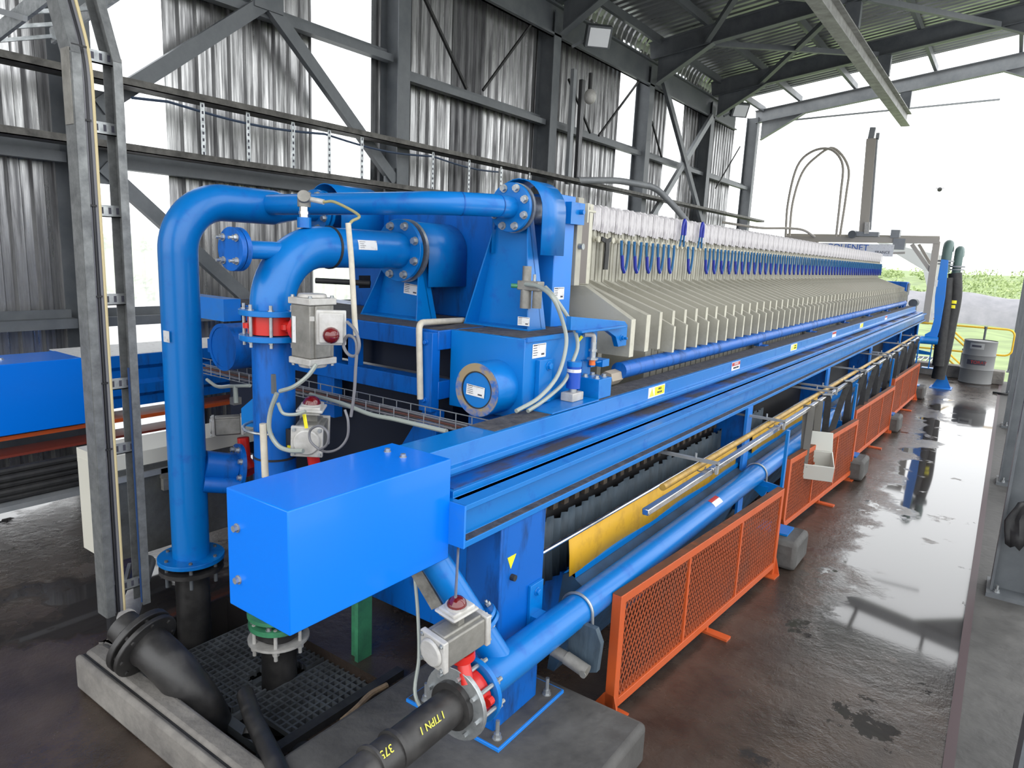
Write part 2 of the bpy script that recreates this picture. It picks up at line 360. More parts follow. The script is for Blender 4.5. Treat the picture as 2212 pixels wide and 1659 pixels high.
# rounded eave and roof sheeting
def zr(x): return 5.52 + .138*(x+6.1)             # underside line of the rafters
rp = [(XW-.02, 6.15), (-6.47, 6.3), (-6.4, 6.4), (-6.27, 6.47)] + [(x, zr(x)+.62+.34) for x in (-6.1, -3.5, -.85, 1.2)]
rp[4:] = [(x, 6.50+.138*(x+6.1)) for x in (-6.1, -3.5, -.85, .9)]
ROOFEND = 19.05
def roof(name, y0, y1, m_):
    p = corr(y0, y1, 0, 0, 0, .19, .04); n = len(p); vs = []
    for x, z in rp: vs += [(x, y, z+h) for y, h in p]
    # profile runs across the slope
    return st(MB().add(vs, [(k*n+i, k*n+i+1, (k+1)*n+i+1, (k+1)*n+i) for k in range(len(rp)-1) for i in range(n-1)]).out(name, m_, merge=False, sharp=15))
roof('ceiling_1', -3, 9.0, CEIL); roof('ceiling_2', 9.0, 13.2, CEIL); roof('ceiling_3', 13.2, ROOFEND, CEIL)
# ---------------------------------------------------------------- steel frame
ordn = ['nearest', 'second', 'third', 'fourth', 'fifth', 'sixth', 'farthest']
def column(x, y, ztop, label, sgn=1, plate=True, grp=None):
    t = thing('steel_column', label, 'column', (x, y, 0), grp)
    MB().hbeam((x-sgn*.15, y, 0), (x-sgn*.15, y, ztop), .2, .3, .014, up=(1,0,0)).out('post', STEEL, t)
    if plate:
        b = MB().box((x-sgn*.15-.2, y-.15, .004), (x-sgn*.15+.2, y+.15, .03)).out('base_plate', STEEL, t)
        for dx in (-.17, .17):
            for dy in (-.11, .11): b2 = MB().bolt((x-sgn*.15+dx, y+dy, .03), (0,0,1), .014, .016, .02).out('anchor_bolt', ZINC, t)
    return t
cl = ['dark grey steel wall column at the far left behind the cable ladder', 'dark grey wall column standing just left of the curved blue pipes', 'wide grey wall column where the heavy diagonal brace ends above the thin blue pipe',
      'near-black wall column carrying the first floodlight', 'wall column with the cross brace starting on its right side', 'wall column carrying the small distant floodlight', 'hazy end column at the open far end of the left wall']
for i, y in enumerate(COLY): column(XC, y, 5.85 if i < 6 else 6.1, cl[i], 1, i > 0 and i < 3)
rl = ['big blue-grey column at the right edge with a black cloth hung on it', 'dark right-hand column second from the camera', 'slim-looking right-hand column third from the camera', 'right-hand column fourth from the camera, nearly hidden', 'last right-hand column at the far end of the aisle']
for i, y in enumerate((5.78, 9.0, 12.5, 16.0, 19.8)):
    t = thing('steel_column', rl[i], 'column', (.3, y, 0))
    MB().hbeam((.32, y, 0), (.32, y, 6.8), .2, .3, .016, up=(1,0,0)).out('post', STEEL, t)
    MB().box((.15, y-.16, .004), (.52, y+.16, .035)).out('base_plate', STEEL, t)
    MB().bolt((.21, y-.11, .035), (0,0,1), .016, .016, .03).out('anchor_bolt', ZINC, t)
# near right column whose foot corner shows at the picture edge
t = thing('steel_column', 'nearest right-hand column, only its flange edge showing in the bottom right corner', 'column', (.4, 3.2, 0))
MB().hbeam((.44, 3.3, 0), (.44, 3.3, 6.8), .2, .3, .016, up=(1,0,0)).out('post', STEEL, t)
# rafters with haunches
rt = {9.6: 'dark rafter nearest the camera, from the first floodlight column', 13.05: 'second dark rafter from the camera, with a lit bottom flange', 16.4: 'third dark rafter, the last one under the roof sheets', 19.8: 'pale hazy end rafter beyond the roof sheets', 6.3: 'rafter above the top edge over the blue pipes', 2.7: 'rafter over the drain pit'}
for y, lb in rt.items():
    t = thing('roof_rafter', lb, 'rafter', (-6.1, y, 5.5)); dz = -.0 if y < 19 else 0
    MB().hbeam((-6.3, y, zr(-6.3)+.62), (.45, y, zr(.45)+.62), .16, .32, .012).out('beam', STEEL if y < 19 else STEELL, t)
    # bottom line of the beam is zr+.46 ; haunch drops to zr at the columns
    for x0, x1, s_ in ((-6.12, -5.05, 1), (.18, -.85, -1)):
        z0 = zr(x0)+(0 if s_ > 0 else -.1); z1 = zr(x1)+.46
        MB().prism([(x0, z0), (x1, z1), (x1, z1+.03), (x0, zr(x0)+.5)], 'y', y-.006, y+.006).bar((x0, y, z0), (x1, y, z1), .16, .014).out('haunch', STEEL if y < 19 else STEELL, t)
# purlins and eave beam
for i, (x, z) in enumerate(((-6.12, 6.33), (-5.2, 6.52), (-3.9, 6.70), (-2.2, 6.94), (-.6, 7.15))):
    st(MB().box((x-.035, 2.0, z-.09), (x+.035, 19.9, z+.05)).out('trim_%d' % (i+4), STEEL if i else STEEL))
o = MB().box((-6.3, 1, 5.5), (-6.26, 18.1, 5.95)).box((-6.3, 1, 5.93), (-6.2, 18.1, 5.96)).box((-6.3, 1, 5.5), (-6.2, 18.1, 5.53)).out('trim_10', STEEL); st(o)
for y0, y1, lb in ((9.6, 13.05, 'first'), (13.05, 16.4, 'second')):
    for a, b, s_ in (((-5.2, y0, zr(-5.2)+.50), (-2.9, y1, zr(-2.9)+.52), 'rising away to the right'), ((-2.9, y0, zr(-2.9)+.50), (-5.2, y1, zr(-5.2)+.52), 'crossing it the other way')):
        tag(MB().bar(a, b, .09, .09).out('roof_brace', STEEL), 'dark roof brace in the %s roof bay from the camera, %s' % (lb, s_), 'brace')
for a, b, s_ in (((-2.6, 13.1, zr(-2.6)+.5), (-.9, 16.3, zr(-.9)+.5), 'right of the hoist beam, rising to the ridge'), ((-2.6, 9.6, zr(-2.6)+.5), (-.9, 13.0, zr(-.9)+.5), 'right of the hoist beam near the top edge')):
    tag(MB().bar(a, b, .09, .09).out('roof_brace', STEEL), 'dark diagonal roof brace '+s_, 'brace')
tag(MB().bar((-6.0, 19.8, 5.98-.02), (-.9, 21.0, 6.35), .04, .04).out('end_tie', STEELL), 'thin tie rod crossing the white sky beyond the end rafter', 'rod')
# hoist runway beam
t = thing('hoist_beam', 'long pale grey overhead I-beam running along the shed and ending in the open sky', 'beam', (-2.75, 14, 5.75))
MB().hbeam((-2.75, 3, 5.9), (-2.75, 20.4, 5.9), .2, .3, .02).out('beam', mat('pale_grey_beam', (.28,.28,.27), .5, 0, (.16,.155,.15), 5, .1), t)
for y in (9.6, 13.05, 16.4, 19.8): MB().box((-2.87, y-.07, 6.05), (-2.63, y+.07, 6.44)).out('hanger_bracket', STEEL, t)
# wall girts per bay
gl = 0
for i in range(6):
    y0, y1 = COLY[i]+.1, COLY[i+1]-.1
    names = ['far left', 'left', 'middle left', 'floodlight', 'cross braced', 'end']
    for z, w_ in ((4.27, 'upper'), (2.83, 'middle'), (1.5, 'lower')):
        if i < 2 and z == 4.27: z = 4.42
        if i > 1 and z == 2.83: continue
        tag(MB().box((-6.4, y0, z-.07), (-6.28, y1, z+.01)).box((-6.4, y0, z-.07), (-6.39, y1, z+.08)).out('wall_girt', STEEL), '%s horizontal wall rail in the %s wall bay' % (w_, names[i]), 'wall rail')
# low dark kerb rails of the first bays
for z, a, b, lb in ((.52, -1, 2.6, 'dark low wall rail behind the black tray stack at the far left'),):
    tag(MB().box((-6.4, a, z-.08), (-6.25, b, z+.08)).out('wall_girt', STEEL), lb, 'wall rail')
# heavy bracing of the second bay
def brace(a, b, wd, lb, name='diagonal_brace', m_=STEEL, th=.07):
    return tag(MB().bar(a, b, th, wd, up=(0,0,1)).out(name, m_), lb, 'brace')
brace((-6.25, 2.85, 3.22), (-6.25, 4.5, 4.52), .13, 'heavy grey diagonal brace rising right across the first bright strip')
brace((-6.25, 4.42, 4.52), (-6.25, 6.2, 3.0), .13, 'heavy grey diagonal brace falling right to the bolted gusset on the wide column')
brace((-6.25, 2.85, 2.76), (-6.25, 4.3, 1.52), .12, 'grey diagonal brace falling right behind the big blue bend')
tag(MB().box((-6.22, 4.30, 4.40), (-6.20, 4.62, 4.62)).out('gusset_plate', STEEL), 'gusset plate where the two heavy braces meet at the top', 'plate')
tag(MB().box((-6.27, 6.05, 2.75), (-6.24, 6.25, 3.15)).bolt((-6.24, 6.15, 3.0), (1,0,0), .02, .012).bolt((-6.24, 6.18, 2.9), (1,0,0), .02, .012).out('gusset_plate', STEEL), 'bolted gusset plate at the foot of the heavy falling brace', 'plate')
tag(MB().box((-6.27, 2.75, 2.62), (-6.24, 2.98, 3.35)).bolt((-6.24, 2.92, 2.72), (1,0,0), .02, .012).out('gusset_plate', STEEL), 'tall bolted gusset plate behind the cable ladder', 'plate')
brace((-6.28, 6.7, 5.2), (-6.28, 7.55, 4.33), .035, 'thin dark sag rod left of the dark sheet panel', 'sag_rod', BLACK, .035)
brace((-6.28, 7.9, 4.38), (-6.28, 9.25, 5.8), .03, 'thin dark sag rod right of the dark sheet panel', 'sag_rod', BLACK, .03)
brace((-6.28, 10.1, 5.0), (-6.28, 10.9, 4.3), .03, 'thin dark sag rod just right of the first floodlight column', 'sag_rod', BLACK, .03)
brace((-6.28, 11.2, 4.3), (-6.28, 12.6, 5.5), .03, 'thin dark sag rod crossing into the bright strip', 'sag_rod', BLACK, .03)
brace((-6.28, 13.3, 4.9), (-6.28, 13.9, 4.3), .03, 'thin dark sag rod at the left of the cross braced bay', 'sag_rod', BLACK, .03)
brace((-6.28, 17.2, 4.0), (-6.28, 18.7, 5.2), .025, 'thin dark sag rod in the last wall bay', 'sag_rod', BLACK, .025)
brace((-6.12, 13.3, 5.7), (-6.12, 16.3, 2.9), .13, 'dark tube of the wall cross brace, falling right', m_=STEEL)
brace((-6.16, 16.2, 5.5), (-6.16, 13.2, 2.9), .13, 'light angle of the wall cross brace, rising right', m_=STEELL)
# cable trays on the wall
TRAYM = mat('sooty_tray_steel', (.11, .105, .095), .5, .3, (.05, .048, .045), 9, .2)
def tray(name, y0, y1, z, x, lb, hang=None, cab=5):
    t = thing(name, lb, 'cable tray', (x, (y0+y1)/2, z))
    MB().box((x-.1, y0, z), (x+.1, y1, z+.008)).box((x+.095, y0, z), (x+.1, y1, z+.06)).box((x-.1, y0, z), (x-.095, y1, z+.06)).out('tray', TRAYM, t)
    for k in range(cab):
        pts = [(x-.08+.035*k, y0+(y1-y0)*i/40, z+.03+.012*random.random()) for i in range(41)]
        MB().tube(pts, .013, 6).out('cable', CABLEK if k % 2 else CABLE, t)
    if hang:
        for y in hang: 
            b = MB().box((x+.06, y-.02, hang_z), (x+.065, y+.02, z))
            for q in range(8): b.box((x+.064, y-.008, hang_z+.04+q*(z-hang_z)/8.4), (x+.067, y+.008, hang_z+.065+q*(z-hang_z)/8.4), 1)
            b.out('slotted_strut', [ZINC, INK], t)
    return t
hang_z = 2.9
tray('upper_cable_tray', -1, 20.4, 3.38, -6.05, 'upper galvanised cable tray running the whole length of the left wall', [3.6, 4.05, 4.55, 5.0, 5.45, 6.6, 7.3, 8.0, 8.7])
tray('lower_cable_tray', -1, 9.4, 2.88, -6.08, 'lower galvanised cable tray loaded with black cables on the left wall')
st_ = MB().tube([(-6.0, y, 3.33-.05*abs(math.sin(y*1.9))) for y in [3+i*.15 for i in range(34)]], .012, 6).out('sagging_cable', mat('blue_black_cable', (.03,.05,.09), .4)); tag(st_, 'dark blue cable sagging under the upper wall tray', 'cable')
# vertical conduits by the first floodlight column
tag(MB().box((-6.14, 9.93, 3.35), (-6.08, 10.02, 5.1)).out('trunking', STEELL), 'grey trunking on the right side of the near-black column', 'trunking')
tag(MB().box((-6.14, 10.2, 3.38), (-6.08, 10.3, 5.0)).out('trunking', GALVD), 'darker trunking standing right of the grey one', 'trunking')
tag(MB().tube(fillet([(-6.0, 10.1, 3.42), (-5.7, 10.9, 3.5), (-5.3, 11.6, 3.45), (-4.9, 11.9, 3.0), (-4.6, 11.95, 2.6)], .2), .055, 12).out('bent_conduit', STEELL), 'bent grey conduit arching down from the wall tray to the press', 'conduit')
def flood(x, y, z, lb, s=1., lens=(.95,.97,1)):
    t = thing('floodlight', lb, 'floodlight', (x, y, z)); d = Vector((.62, -.62, -.48)).normalized(); r = Vector((.7, .7, 0)).normalized(); u = r.cross(d)
    c = Vector((x, y, z)); q = lambda a, b, e: c + r*a*s + u*b*s + d*e*s
    def slab(a, b, e0, e1): 
        return [q(-a,-b,e0), q(a,-b,e0), q(a,b,e0), q(-a,b,e0), q(-a,-b,e1), q(a,-b,e1), q(a,b,e1), q(-a,b,e1)]
    F = [(0,3,2,1),(4,5,6,7),(0,1,5,4),(1,2,6,5),(2,3,7,6),(3,0,4,7)]
    MB().add(slab(.2,.16,-.1,.04), F).add(slab(.14,.1,-.17,-.1), F).out('housing', STEEL, t, bevel=.01)
    MB().add(slab(.16,.13,.04,.052), F).out('lens', mat('floodlight_glass', (.8,.82,.85), .3), t)
    MB().bar(c-d*.1*s, (-6.1, y-.2, z-.15), .04, .04).out('bracket', STEEL, t); return t
flood(-5.75, 10.05, 5.55, 'large floodlight with square pale lens on the near-black column')
flood(-5.8, 17.0, 5.75, 'small distant floodlight near the far end of the shed')
t = thing('bulkhead_lamp', 'round white bulkhead lamp hanging beside the near-black column', 'lamp', (-5.95, 10.25, 4.72))
MB().ball((-5.92, 10.2, 4.72), .1, 14, sz=1.2).out('globe', ALUW, t); MB().cyl((-5.98, 10.28, 4.72), (-5.98, 10.28, 5.1), .03, 10).out('cable_entry', BLACK, t)
# ---------------------------------------------------------------- land outside
def gz(x, y):
    r = math.hypot(x, y-8); d = max(0, r-26)
    z = -1.1 + .15*math.sin(x*.21)*math.cos(y*.17) - .35*min(1, max(0, (r-15)/20))
    z += max(0, r-55)*.026 if r < 190 else 135*.026
    z += .5*math.sin(x*.05+1)*math.sin(y*.043)*min(1, d/60) + .25*math.sin(x*.13)*min(1, d/40)
    return z
vs = []; fs = []; NR, NA = 60, 120
for i in range(NR):
    r = 7.5 + (i/(NR-1))**2.2*330
    for j in range(NA):
        a = 2*math.pi*j/NA; x = r*math.cos(a)-1; y = 8+r*math.sin(a)*1.35
        vs.append((x, y, gz(x, y)+random.uniform(-.08,.08)*min(3, r/20)))
fs = [(i*NA+j, i*NA+(j+1) % NA, (i+1)*NA+(j+1) % NA, (i+1)*NA+j) for i in range(NR-1) for j in range(NA)]
st(MB().add(vs, fs).out('ground', GRASS, merge=False, sharp=80))
# scrub: uncountable low bushes on the rise
def leafball(mb, c, r, n, mi=0):
    for _ in range(n):
        d = Vector((random.gauss(0,1), random.gauss(0,1), abs(random.gauss(0,.7)))).normalized()*r*random.uniform(.55, 1); p = Vector(c)+d
        u = Vector((random.gauss(0,1), random.gauss(0,1), random.gauss(0,1))).normalized(); v = u.orthogonal().normalized(); s_ = r*random.uniform(.08,.17)
        mb.add([p-u*s_, p+v*s_*.7, p+u*s_, p-v*s_*.7], [(0,1,2,3)], mi)
sb = MB()
for k in range(520):
    if k < 360: a = random.uniform(-.62, .40)+math.pi/2; r = random.uniform(72, 175)
    else: a = random.uniform(math.pi*.55, math.pi*1.02); r = random.uniform(35, 150)
    x = r*math.cos(a); y = r*math.sin(a)+5; s_ = random.uniform(.5, 1.1)*(1+r/160)
    leafball(sb, (x, y, gz(x, y)+s_*.2), s_, 90)
tag(sb.out('scrub', LEAF, merge=False), 'pale green scrub and low bushes covering the rise beyond the shed', 'bushes', kind='stuff')
# long dark spoil bank
vs = []; NX = 90
for i in range(NX):
    x = -60+i*1.15
    hh = 1.35+.22*math.sin(i*.3)+.12*math.sin(i*1.3)
    for yy, f in ((0,0),(.9,.35),(1.8,.8),(2.6,1),(4.5,.96),(7,.3),(8,0)): vs.append((x+random.uniform(-.2,.2), 60+yy*1.5+random.uniform(-.2,.2), (-.75 if f else -2.8)+hh*f+random.uniform(-.06,.06)))
tag(MB().add(vs, [(i*7+j, i*7+j+1, (i+1)*7+j+1, (i+1)*7+j) for i in range(NX-1) for j in range(6)]).out('spoil_bank', COAL, merge=False, sharp=60), 'long low bank of dark grey spoil beyond the yellow handrail', 'earth bank')
# ================================================================ NEAR END: COVER BOX, SIDE BEAM, POSTS
GRITB = mat('grit_over_blue_paint', (.0, .10, .42), .4, 0, (.05, .045, .055), 3.2, .3, .1, 30, stretch=(1, .35, 1), thr=(.42, .55))
t = thing('drive_cover', 'large clean blue sheet-metal cover box nearest the camera with two bolts on its end', 'cover box', (-1.72, 1.5, 1.07))
MB().box((-1.875, 1.16, 1.07), (-1.572, 1.868, 1.457)).out('cover', BLUEC, t, bevel=.004)
for z in (1.36, 1.19): MB().bolt((-1.82, 1.16, z-.02), (0,-1,0), .011, .012).out('bolt', ZINC, t)
for x, y in ((-1.80, 1.77), (-1.71, 1.76)): MB().bolt((x, y, 1.457), (0,0,1), .010, .010).out('bolt', ZINC, t)
# long side beam
Y0, Y1 = 1.87, 17.68
sbm = thing('side_beam', 'long blue side beam of the filter press with warning stickers and a gritty ledge', 'beam', (-1.68, 9.8, 1.13))
MB().prism([(-1.84, 1.40), (-1.84, 1.455), (-1.68, 1.455), (-1.68, 1.378), (-1.66, 1.372), (-1.66, 1.348), (-1.70, 1.345), (-1.70, 1.30), (-1.84, 1.30)], 'y', Y0, Y1).out('upper_rail', BLUE, sbm, bevel=.003)
MB().box((-1.835, 2.3, 1.455), (-1.70, Y1-.02, 1.459)).out('ledge_grit', DUST, sbm)
MB().prism([(-1.70, 1.29), (-1.70, 1.319), (-1.585, 1.319), (-1.585, 1.293), (-1.56, 1.293), (-1.56, 1.285)], 'y', Y0+.03, 18.3).out('middle_rail', BLUE, sbm, bevel=.002)
MB().box((-1.70, Y0+.05, 1.319), (-1.60, 18.2, 1.3215)).out('rail_grit', GRITB, sbm)
MB().prism([(-1.70, 1.13), (-1.70, 1.293), (-1.50, 1.293), (-1.50, 1.272), (-1.54, 1.262), (-1.54, 1.155), (-1.50, 1.152), (-1.50, 1.128)], 'y', Y0, 18.3).out('lower_channel', BLUE, sbm, bevel=.002)
MB().box((-1.54, Y0+.02, 1.1525), (-1.503, 18.2, 1.1555)).out('channel_grit', DUST, sbm)
MB().box((-1.575, Y0-.006, 1.128), (-1.499, Y0+.004, 1.293)).out('end_plate', BLUEP, sbm)
ch = MB().box((-1.585, 12.0, 1.3195), (-1.581, 18.3, 1.325)).out('worn_rail_edge', CHROME, sbm)
for i, (ya, yb, k) in enumerate(((3.80,4.04,'y'),(5.32,5.52,'r'),(7.08,7.32,'y'),(9.0,9.22,'r'),(10.85,11.1,'y'),(13.2,13.45,'r'))):
    b = MB().box((-1.680, ya, 1.383), (-1.6785, yb, 1.447)).out('warning_sticker', LABEL, sbm)
    if k == 'y':
        MB().box((-1.679, ya+.09, 1.390), (-1.677, yb-.008, 1.441)).out('yellow_field', YTAG, b)
        MB().prism([(ya+.015, 1.391), (ya+.08, 1.391), (ya+.0475, 1.440)], 'x', -1.679, -1.677).out('warning_triangle', INKY, b)
        if i < 3:
            text('HIGH', .019, (-1.6765, ya+.16, 1.427), (0,1,0), (0,0,1), INK, 'sticker_text', b); text('PRESSURE', .017, (-1.6765, ya+.16, 1.405), (0,1,0), (0,0,1), INK, 'sticker_text', b)
    else:
        MB().box((-1.679, ya+.006, 1.418), (-1.677, yb-.006, 1.443)).out('red_field', INKR, b)
        if i < 3:
            text('DANGER', .024, (-1.6765, (ya+yb)/2, 1.431), (0,1,0), (0,0,1), LABEL, 'sticker_text', b)
            text('MOVING PARTS', .018, (-1.6765, (ya+yb)/2, 1.401), (0,1,0), (0,0,1), INK, 'sticker_text', b)
# front support post
t = thing('support_post', 'square blue post under the side beam, bolted to a base plate on the concrete pad', 'post', (-1.6, 2.28, .2))
MB().box((-1.69, 2.12, .215), (-1.51, 2.445, 1.135)).out('post', BLUED, t, bevel=.006)
MB().box((-1.95, 2.05, .2), (-1.43, 2.56, .216)).out('base_plate', BLUEP, t, bevel=.002); MB().box((-1.945, 2.058, .216), (-1.438, 2.552, .2175)).out('plate_grime', CONCD, t)
for x, y in ((-1.46, 2.09), (-1.46, 2.47), (-1.86, 2.09)): MB().bolt((x-.015, y+.01, .216), (0,0,1), .016, .018, .06).out('anchor_bolt', ZINC, t)
MB().prism([(-1.51-.0, .88)]*0 + [(2.19, .93), (2.225, .985), (2.165, .985)], 'x', -1.51, -1.508).out('warning_triangle', YTAG, t)
MB().cyl((-1.51, 2.2, .89), (-1.49, 2.2, .89), .014, 10).out('plug', BLACK, t)
# header pipe bracket on the post
MB().box((-1.51, 2.50, .56), (-1.495, 2.50, .57)).box((-1.51, 2.33, .60), (-1.495, 2.43, .80)).box((-1.51, 2.34, .60), (-1.40, 2.42, .66)).bolt((-1.495, 2.38, .76), (1,0,0), .014, .012).out('pipe_bracket', BLUE, t, bevel=.003)
# further transverse support frames, one per block
for i, y in enumerate((5.3, 8.1, 10.9, 14.1, 16.9)):
    n = ['first', 'second', 'third', 'fourth', 'last'][i]
    t = thing('trestle', 'blue transverse trestle under the side beam, %s one beyond the front post' % n, 'frame', (-1.6, y, .22))
    MB().box((-2.0, y-.012, .3), (-1.50, y+.012, 1.13)).out('web_plate', BLUED, t)
    MB().box((-1.515, y-.06, .25), (-1.495, y+.06, 1.13)).out('edge_flange', BLUEP, t)
    MB().box((-1.24, y-.03, .22), (-1.17, y+.03, .235)).box((-1.215, y-.012, .235), (-1.195, y+.03, 1.0)).box((-1.33, y-.1, .222), (-1.10, y+.1, .236)).out('pipe_leg', BLUE, t)
    MB().prism([(-1.50, .50), (-1.20, .50), (-1.20, .56), (-1.50, .60)], 'y', y-.01, y+.01).out('saddle_bracket', BLUE, t)
# brackets carrying the tubes
for i, y in enumerate((3.85, 5.3, 6.95, 7.2, 8.8, 10.6, 10.9, 12.6, 14.4)):
    n = ['nearest', 'second', 'third', 'fourth', 'fifth', 'sixth', 'seventh', 'eighth', 'farthest'][i]
    tag(MB().box((-1.66, y-.014, 1.055), (-1.23, y+.014, 1.072)).box((-1.245, y-.014, 1.0), (-1.232, y+.014, 1.06)).cyl((-1.37, y, 1.07), (-1.37, y, 1.10), .007, 8).tube(arc((-1.34, y, 1.03), (.034, 0, 0), (0, 0, -.036), math.pi, 8), .004, 6).out('tube_bracket', STEELL), '%s flat grey bracket arm carrying the yellow-brown pipe and square tube' % n, 'bracket')
sq = MB(); zc = 1.018
for a, b in ((2.95, 3.83), (3.84, 5.28), (5.31, 8.6), (8.62, 14.9)): sq.bar((-1.27, a, zc), (-1.27, b, zc), .036, .032, mi=0)
o = sq.out('square_tube', CHROME, bevel=.004); tag(o, 'shiny square stainless tube running along the press above the orange barriers', 'tube')
MB().bar((-1.27, 2.945, zc), (-1.27, 2.951, zc), .026, .022).out('open_end', BLACK, o) if False else None
tag(MB().tube([(-1.345, 3.32, 1.03), (-1.345, 3.36, 1.03), (-1.345, 15.0, 1.03)], .019, 12).out('yellow_pipe', YELP), 'yellow-brown round pipe beside the square stainless tube', 'pipe')
tag(MB().tube([(-1.55, 2.42, .885), (-1.55, 2.8, .883), (-1.55, 2.81, .883), (-1.55, 16.8, .875)], .011, 10).out('curtain_rod', CHROME), 'thin steel rod carrying the yellow curtain below the side beam', 'rod')
# yellow curtain sheets
def curtain(y0, y1, lb):
    n = int((y1-y0)/.06); vs = []
    for i in range(n+1):
        y = y0+(y1-y0)*i/n
        vs += [(-1.545, y, .88), (-1.538+.003*math.sin(y*5), y, .80), (-1.535+.006*math.sin(y*7+1), y, .69)]
    return tag(MB().add(vs, [(i*3+j, i*3+j+1, i*3+3+j+1, i*3+3+j) for i in range(n) for j in range(2)]).out('yellow_curtain', YEL), lb, 'curtain')
curtain(2.72, 5.2, 'yellow plastic curtain sheet nearest the camera hanging from the thin rod'); curtain(5.6, 7.9, 'second yellow curtain sheet beyond the first support frame')
for o in [x for x in COL.objects if x.name.startswith('yellow_curtain')]:
    s_ = o.modifiers.new('thickness', 'SOLIDIFY'); s_.thickness = .003
# dark pleated wet cloth under the beam
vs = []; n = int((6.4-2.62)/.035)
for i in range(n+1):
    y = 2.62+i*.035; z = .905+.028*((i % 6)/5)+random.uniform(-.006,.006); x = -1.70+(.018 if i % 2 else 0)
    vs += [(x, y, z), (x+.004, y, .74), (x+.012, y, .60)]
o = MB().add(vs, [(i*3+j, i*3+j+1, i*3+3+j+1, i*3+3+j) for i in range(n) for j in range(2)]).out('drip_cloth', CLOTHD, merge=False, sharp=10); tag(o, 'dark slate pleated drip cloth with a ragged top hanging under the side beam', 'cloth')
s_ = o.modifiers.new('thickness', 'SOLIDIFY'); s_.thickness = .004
tag(MB().box((-1.80, 2.62, .56), (-1.76, 16.9, 1.29)).out('dark_backing', mat('near_black_backing', (.012,.012,.014), .7)), 'near-black backing seen in the gap below the side beam', 'panel')  # near-black sheet closing the gap below the side beam
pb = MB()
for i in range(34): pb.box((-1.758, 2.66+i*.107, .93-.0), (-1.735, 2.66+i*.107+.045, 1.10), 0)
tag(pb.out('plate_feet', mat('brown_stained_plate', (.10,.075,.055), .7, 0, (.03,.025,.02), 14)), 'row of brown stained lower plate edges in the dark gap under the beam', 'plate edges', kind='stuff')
# chute under the press
t = thing('drip_chute', 'long blue drip chute under the filter press with a dark sloping side', 'chute', (-1.9, 9.8, .12))
MB().prism([(-1.60, .655), (-1.56, .69), (-1.535, .685), (-1.53, .655), (-1.44, .60), (-1.44, .585), (-1.62, .12), (-1.66, .12)], 'y', 2.78, 16.9).out('side_plate', [mat('slate_blue_wet_steel', (.02,.065,.14), .55, 0, (.025,.04,.06), 5, .2, spec=.3)], t, sharp=20)
MB().prism([(-1.60, .665), (-1.565, .70), (-1.530, .692), (-1.53, .66), (-1.565, .675)], 'y', 2.78, 16.9).out('lip', BLUE, t)
MB().prism([(-3.9, .6), (-1.62, .6), (-1.62, .12), (-3.9, .12)], 'y', 2.9, 16.8).out('body', BLUED, t)
# header pipe
def hz_(y): return .622
hp = thing('header_pipe', 'long glossy blue header pipe running at knee height in front of the drip chute', 'pipe', (-1.40, 9, .6))
MB().tube([(-1.40, 1.835, hz_(1.88)), (-1.40, 15.2, hz_(15.2))], .073, 28).out('pipe', BLUE, hp)
MB().ring((-1.40, 1.818, hz_(1.86)), (-1.40, 1.838, hz_(1.86)), .125, .06, 32).out('end_flange', BLUE, hp, bevel=.002)
for y in (2.58, 5.3, 8.1, 10.9, 14.1):
    z = hz_(y); MB().tube([(-1.485, y, z-.10)] + arc((-1.40, y, z), (-.080, 0, 0), (0, 0, .080), math.pi, 14) + [(-1.315, y, z-.10)], .007, 8).out('u_bolt', ZINC, hp)
    MB().prism([(-1.52, z-.078), (-1.29, z-.078), (-1.29, z-.085), (-1.32, z-.16), (-1.34, z-.16), (-1.42, z-.1), (-1.52, z-.1)], 'y', y-.03, y+.03).out('saddle', BLUE, hp)
dv = Vector((-.45, -.30, .83)).normalized(); P0 = Vector((-1.40, 2.010, hz_(2.0)))
MB().cyl(P0+dv*.02, P0+dv*.20, .058, 24).out('branch_stub', BLUE, hp); MB().cyl(P0+dv*.19, P0+dv*.207, .098, 28).out('branch_flange', BLUE, hp, bevel=.002)
b = MB().box((-1.4005+.05, 4.05, .70), (-1.40+.052, 4.2, .75))
lb = MB(); zz = hz_(3.9)
for i in range(7):
    a0, a1 = [math.radians(38+i*7+k) for k in (0, 7)]
    lb.add([(-1.40+.0742*math.cos(a), y, zz+.0742*math.sin(a)) for a in (a0, a1) for y in (4.22, 4.36)], [(0,1,3,2)], 0 if i < 4 else 1)
lb.out('danger_sticker', [LABEL, INKR], hp)
dp = thing('branch_pipe', 'short blue inclined pipe joining the header pipe beside the indicator dome', 'pipe', P0+dv*.22)
MB().cyl(P0+dv*.225, P0+dv*.54, .058, 24).out('pipe', BLUE, dp); MB().cyl(P0+dv*.214, P0+dv*.231, .098, 28).out('flange', BLUE, dp, bevel=.002)
a_ = dv.orthogonal().normalized(); b_ = dv.cross(a_)
for k in range(6):
    q = P0+dv*.222+(a_*math.cos(k*math.pi/3+.3)+b_*math.sin(k*math.pi/3+.3))*.08
    MB().cyl(q-dv*.035, q+dv*.035, .006, 8).cyl(q+dv*.010, q+dv*.024, .012, 6).cyl(q-dv*.038, q-dv*.016, .012, 6).out('bolt', ZINC, dp)
tag(MB().strip([P0+dv*.53+Vector((-.085,-.05,.0)), P0+dv*.30+Vector((-.085,-.05,-.02))], (1,.4,.6), .05, .012).out('timber_strip', mat('scuffed_pale_board', (.30,.29,.26), .7, 0, (.08,.075,.07), 12)), 'scuffed pale strip beside the inclined blue pipe', 'strip')
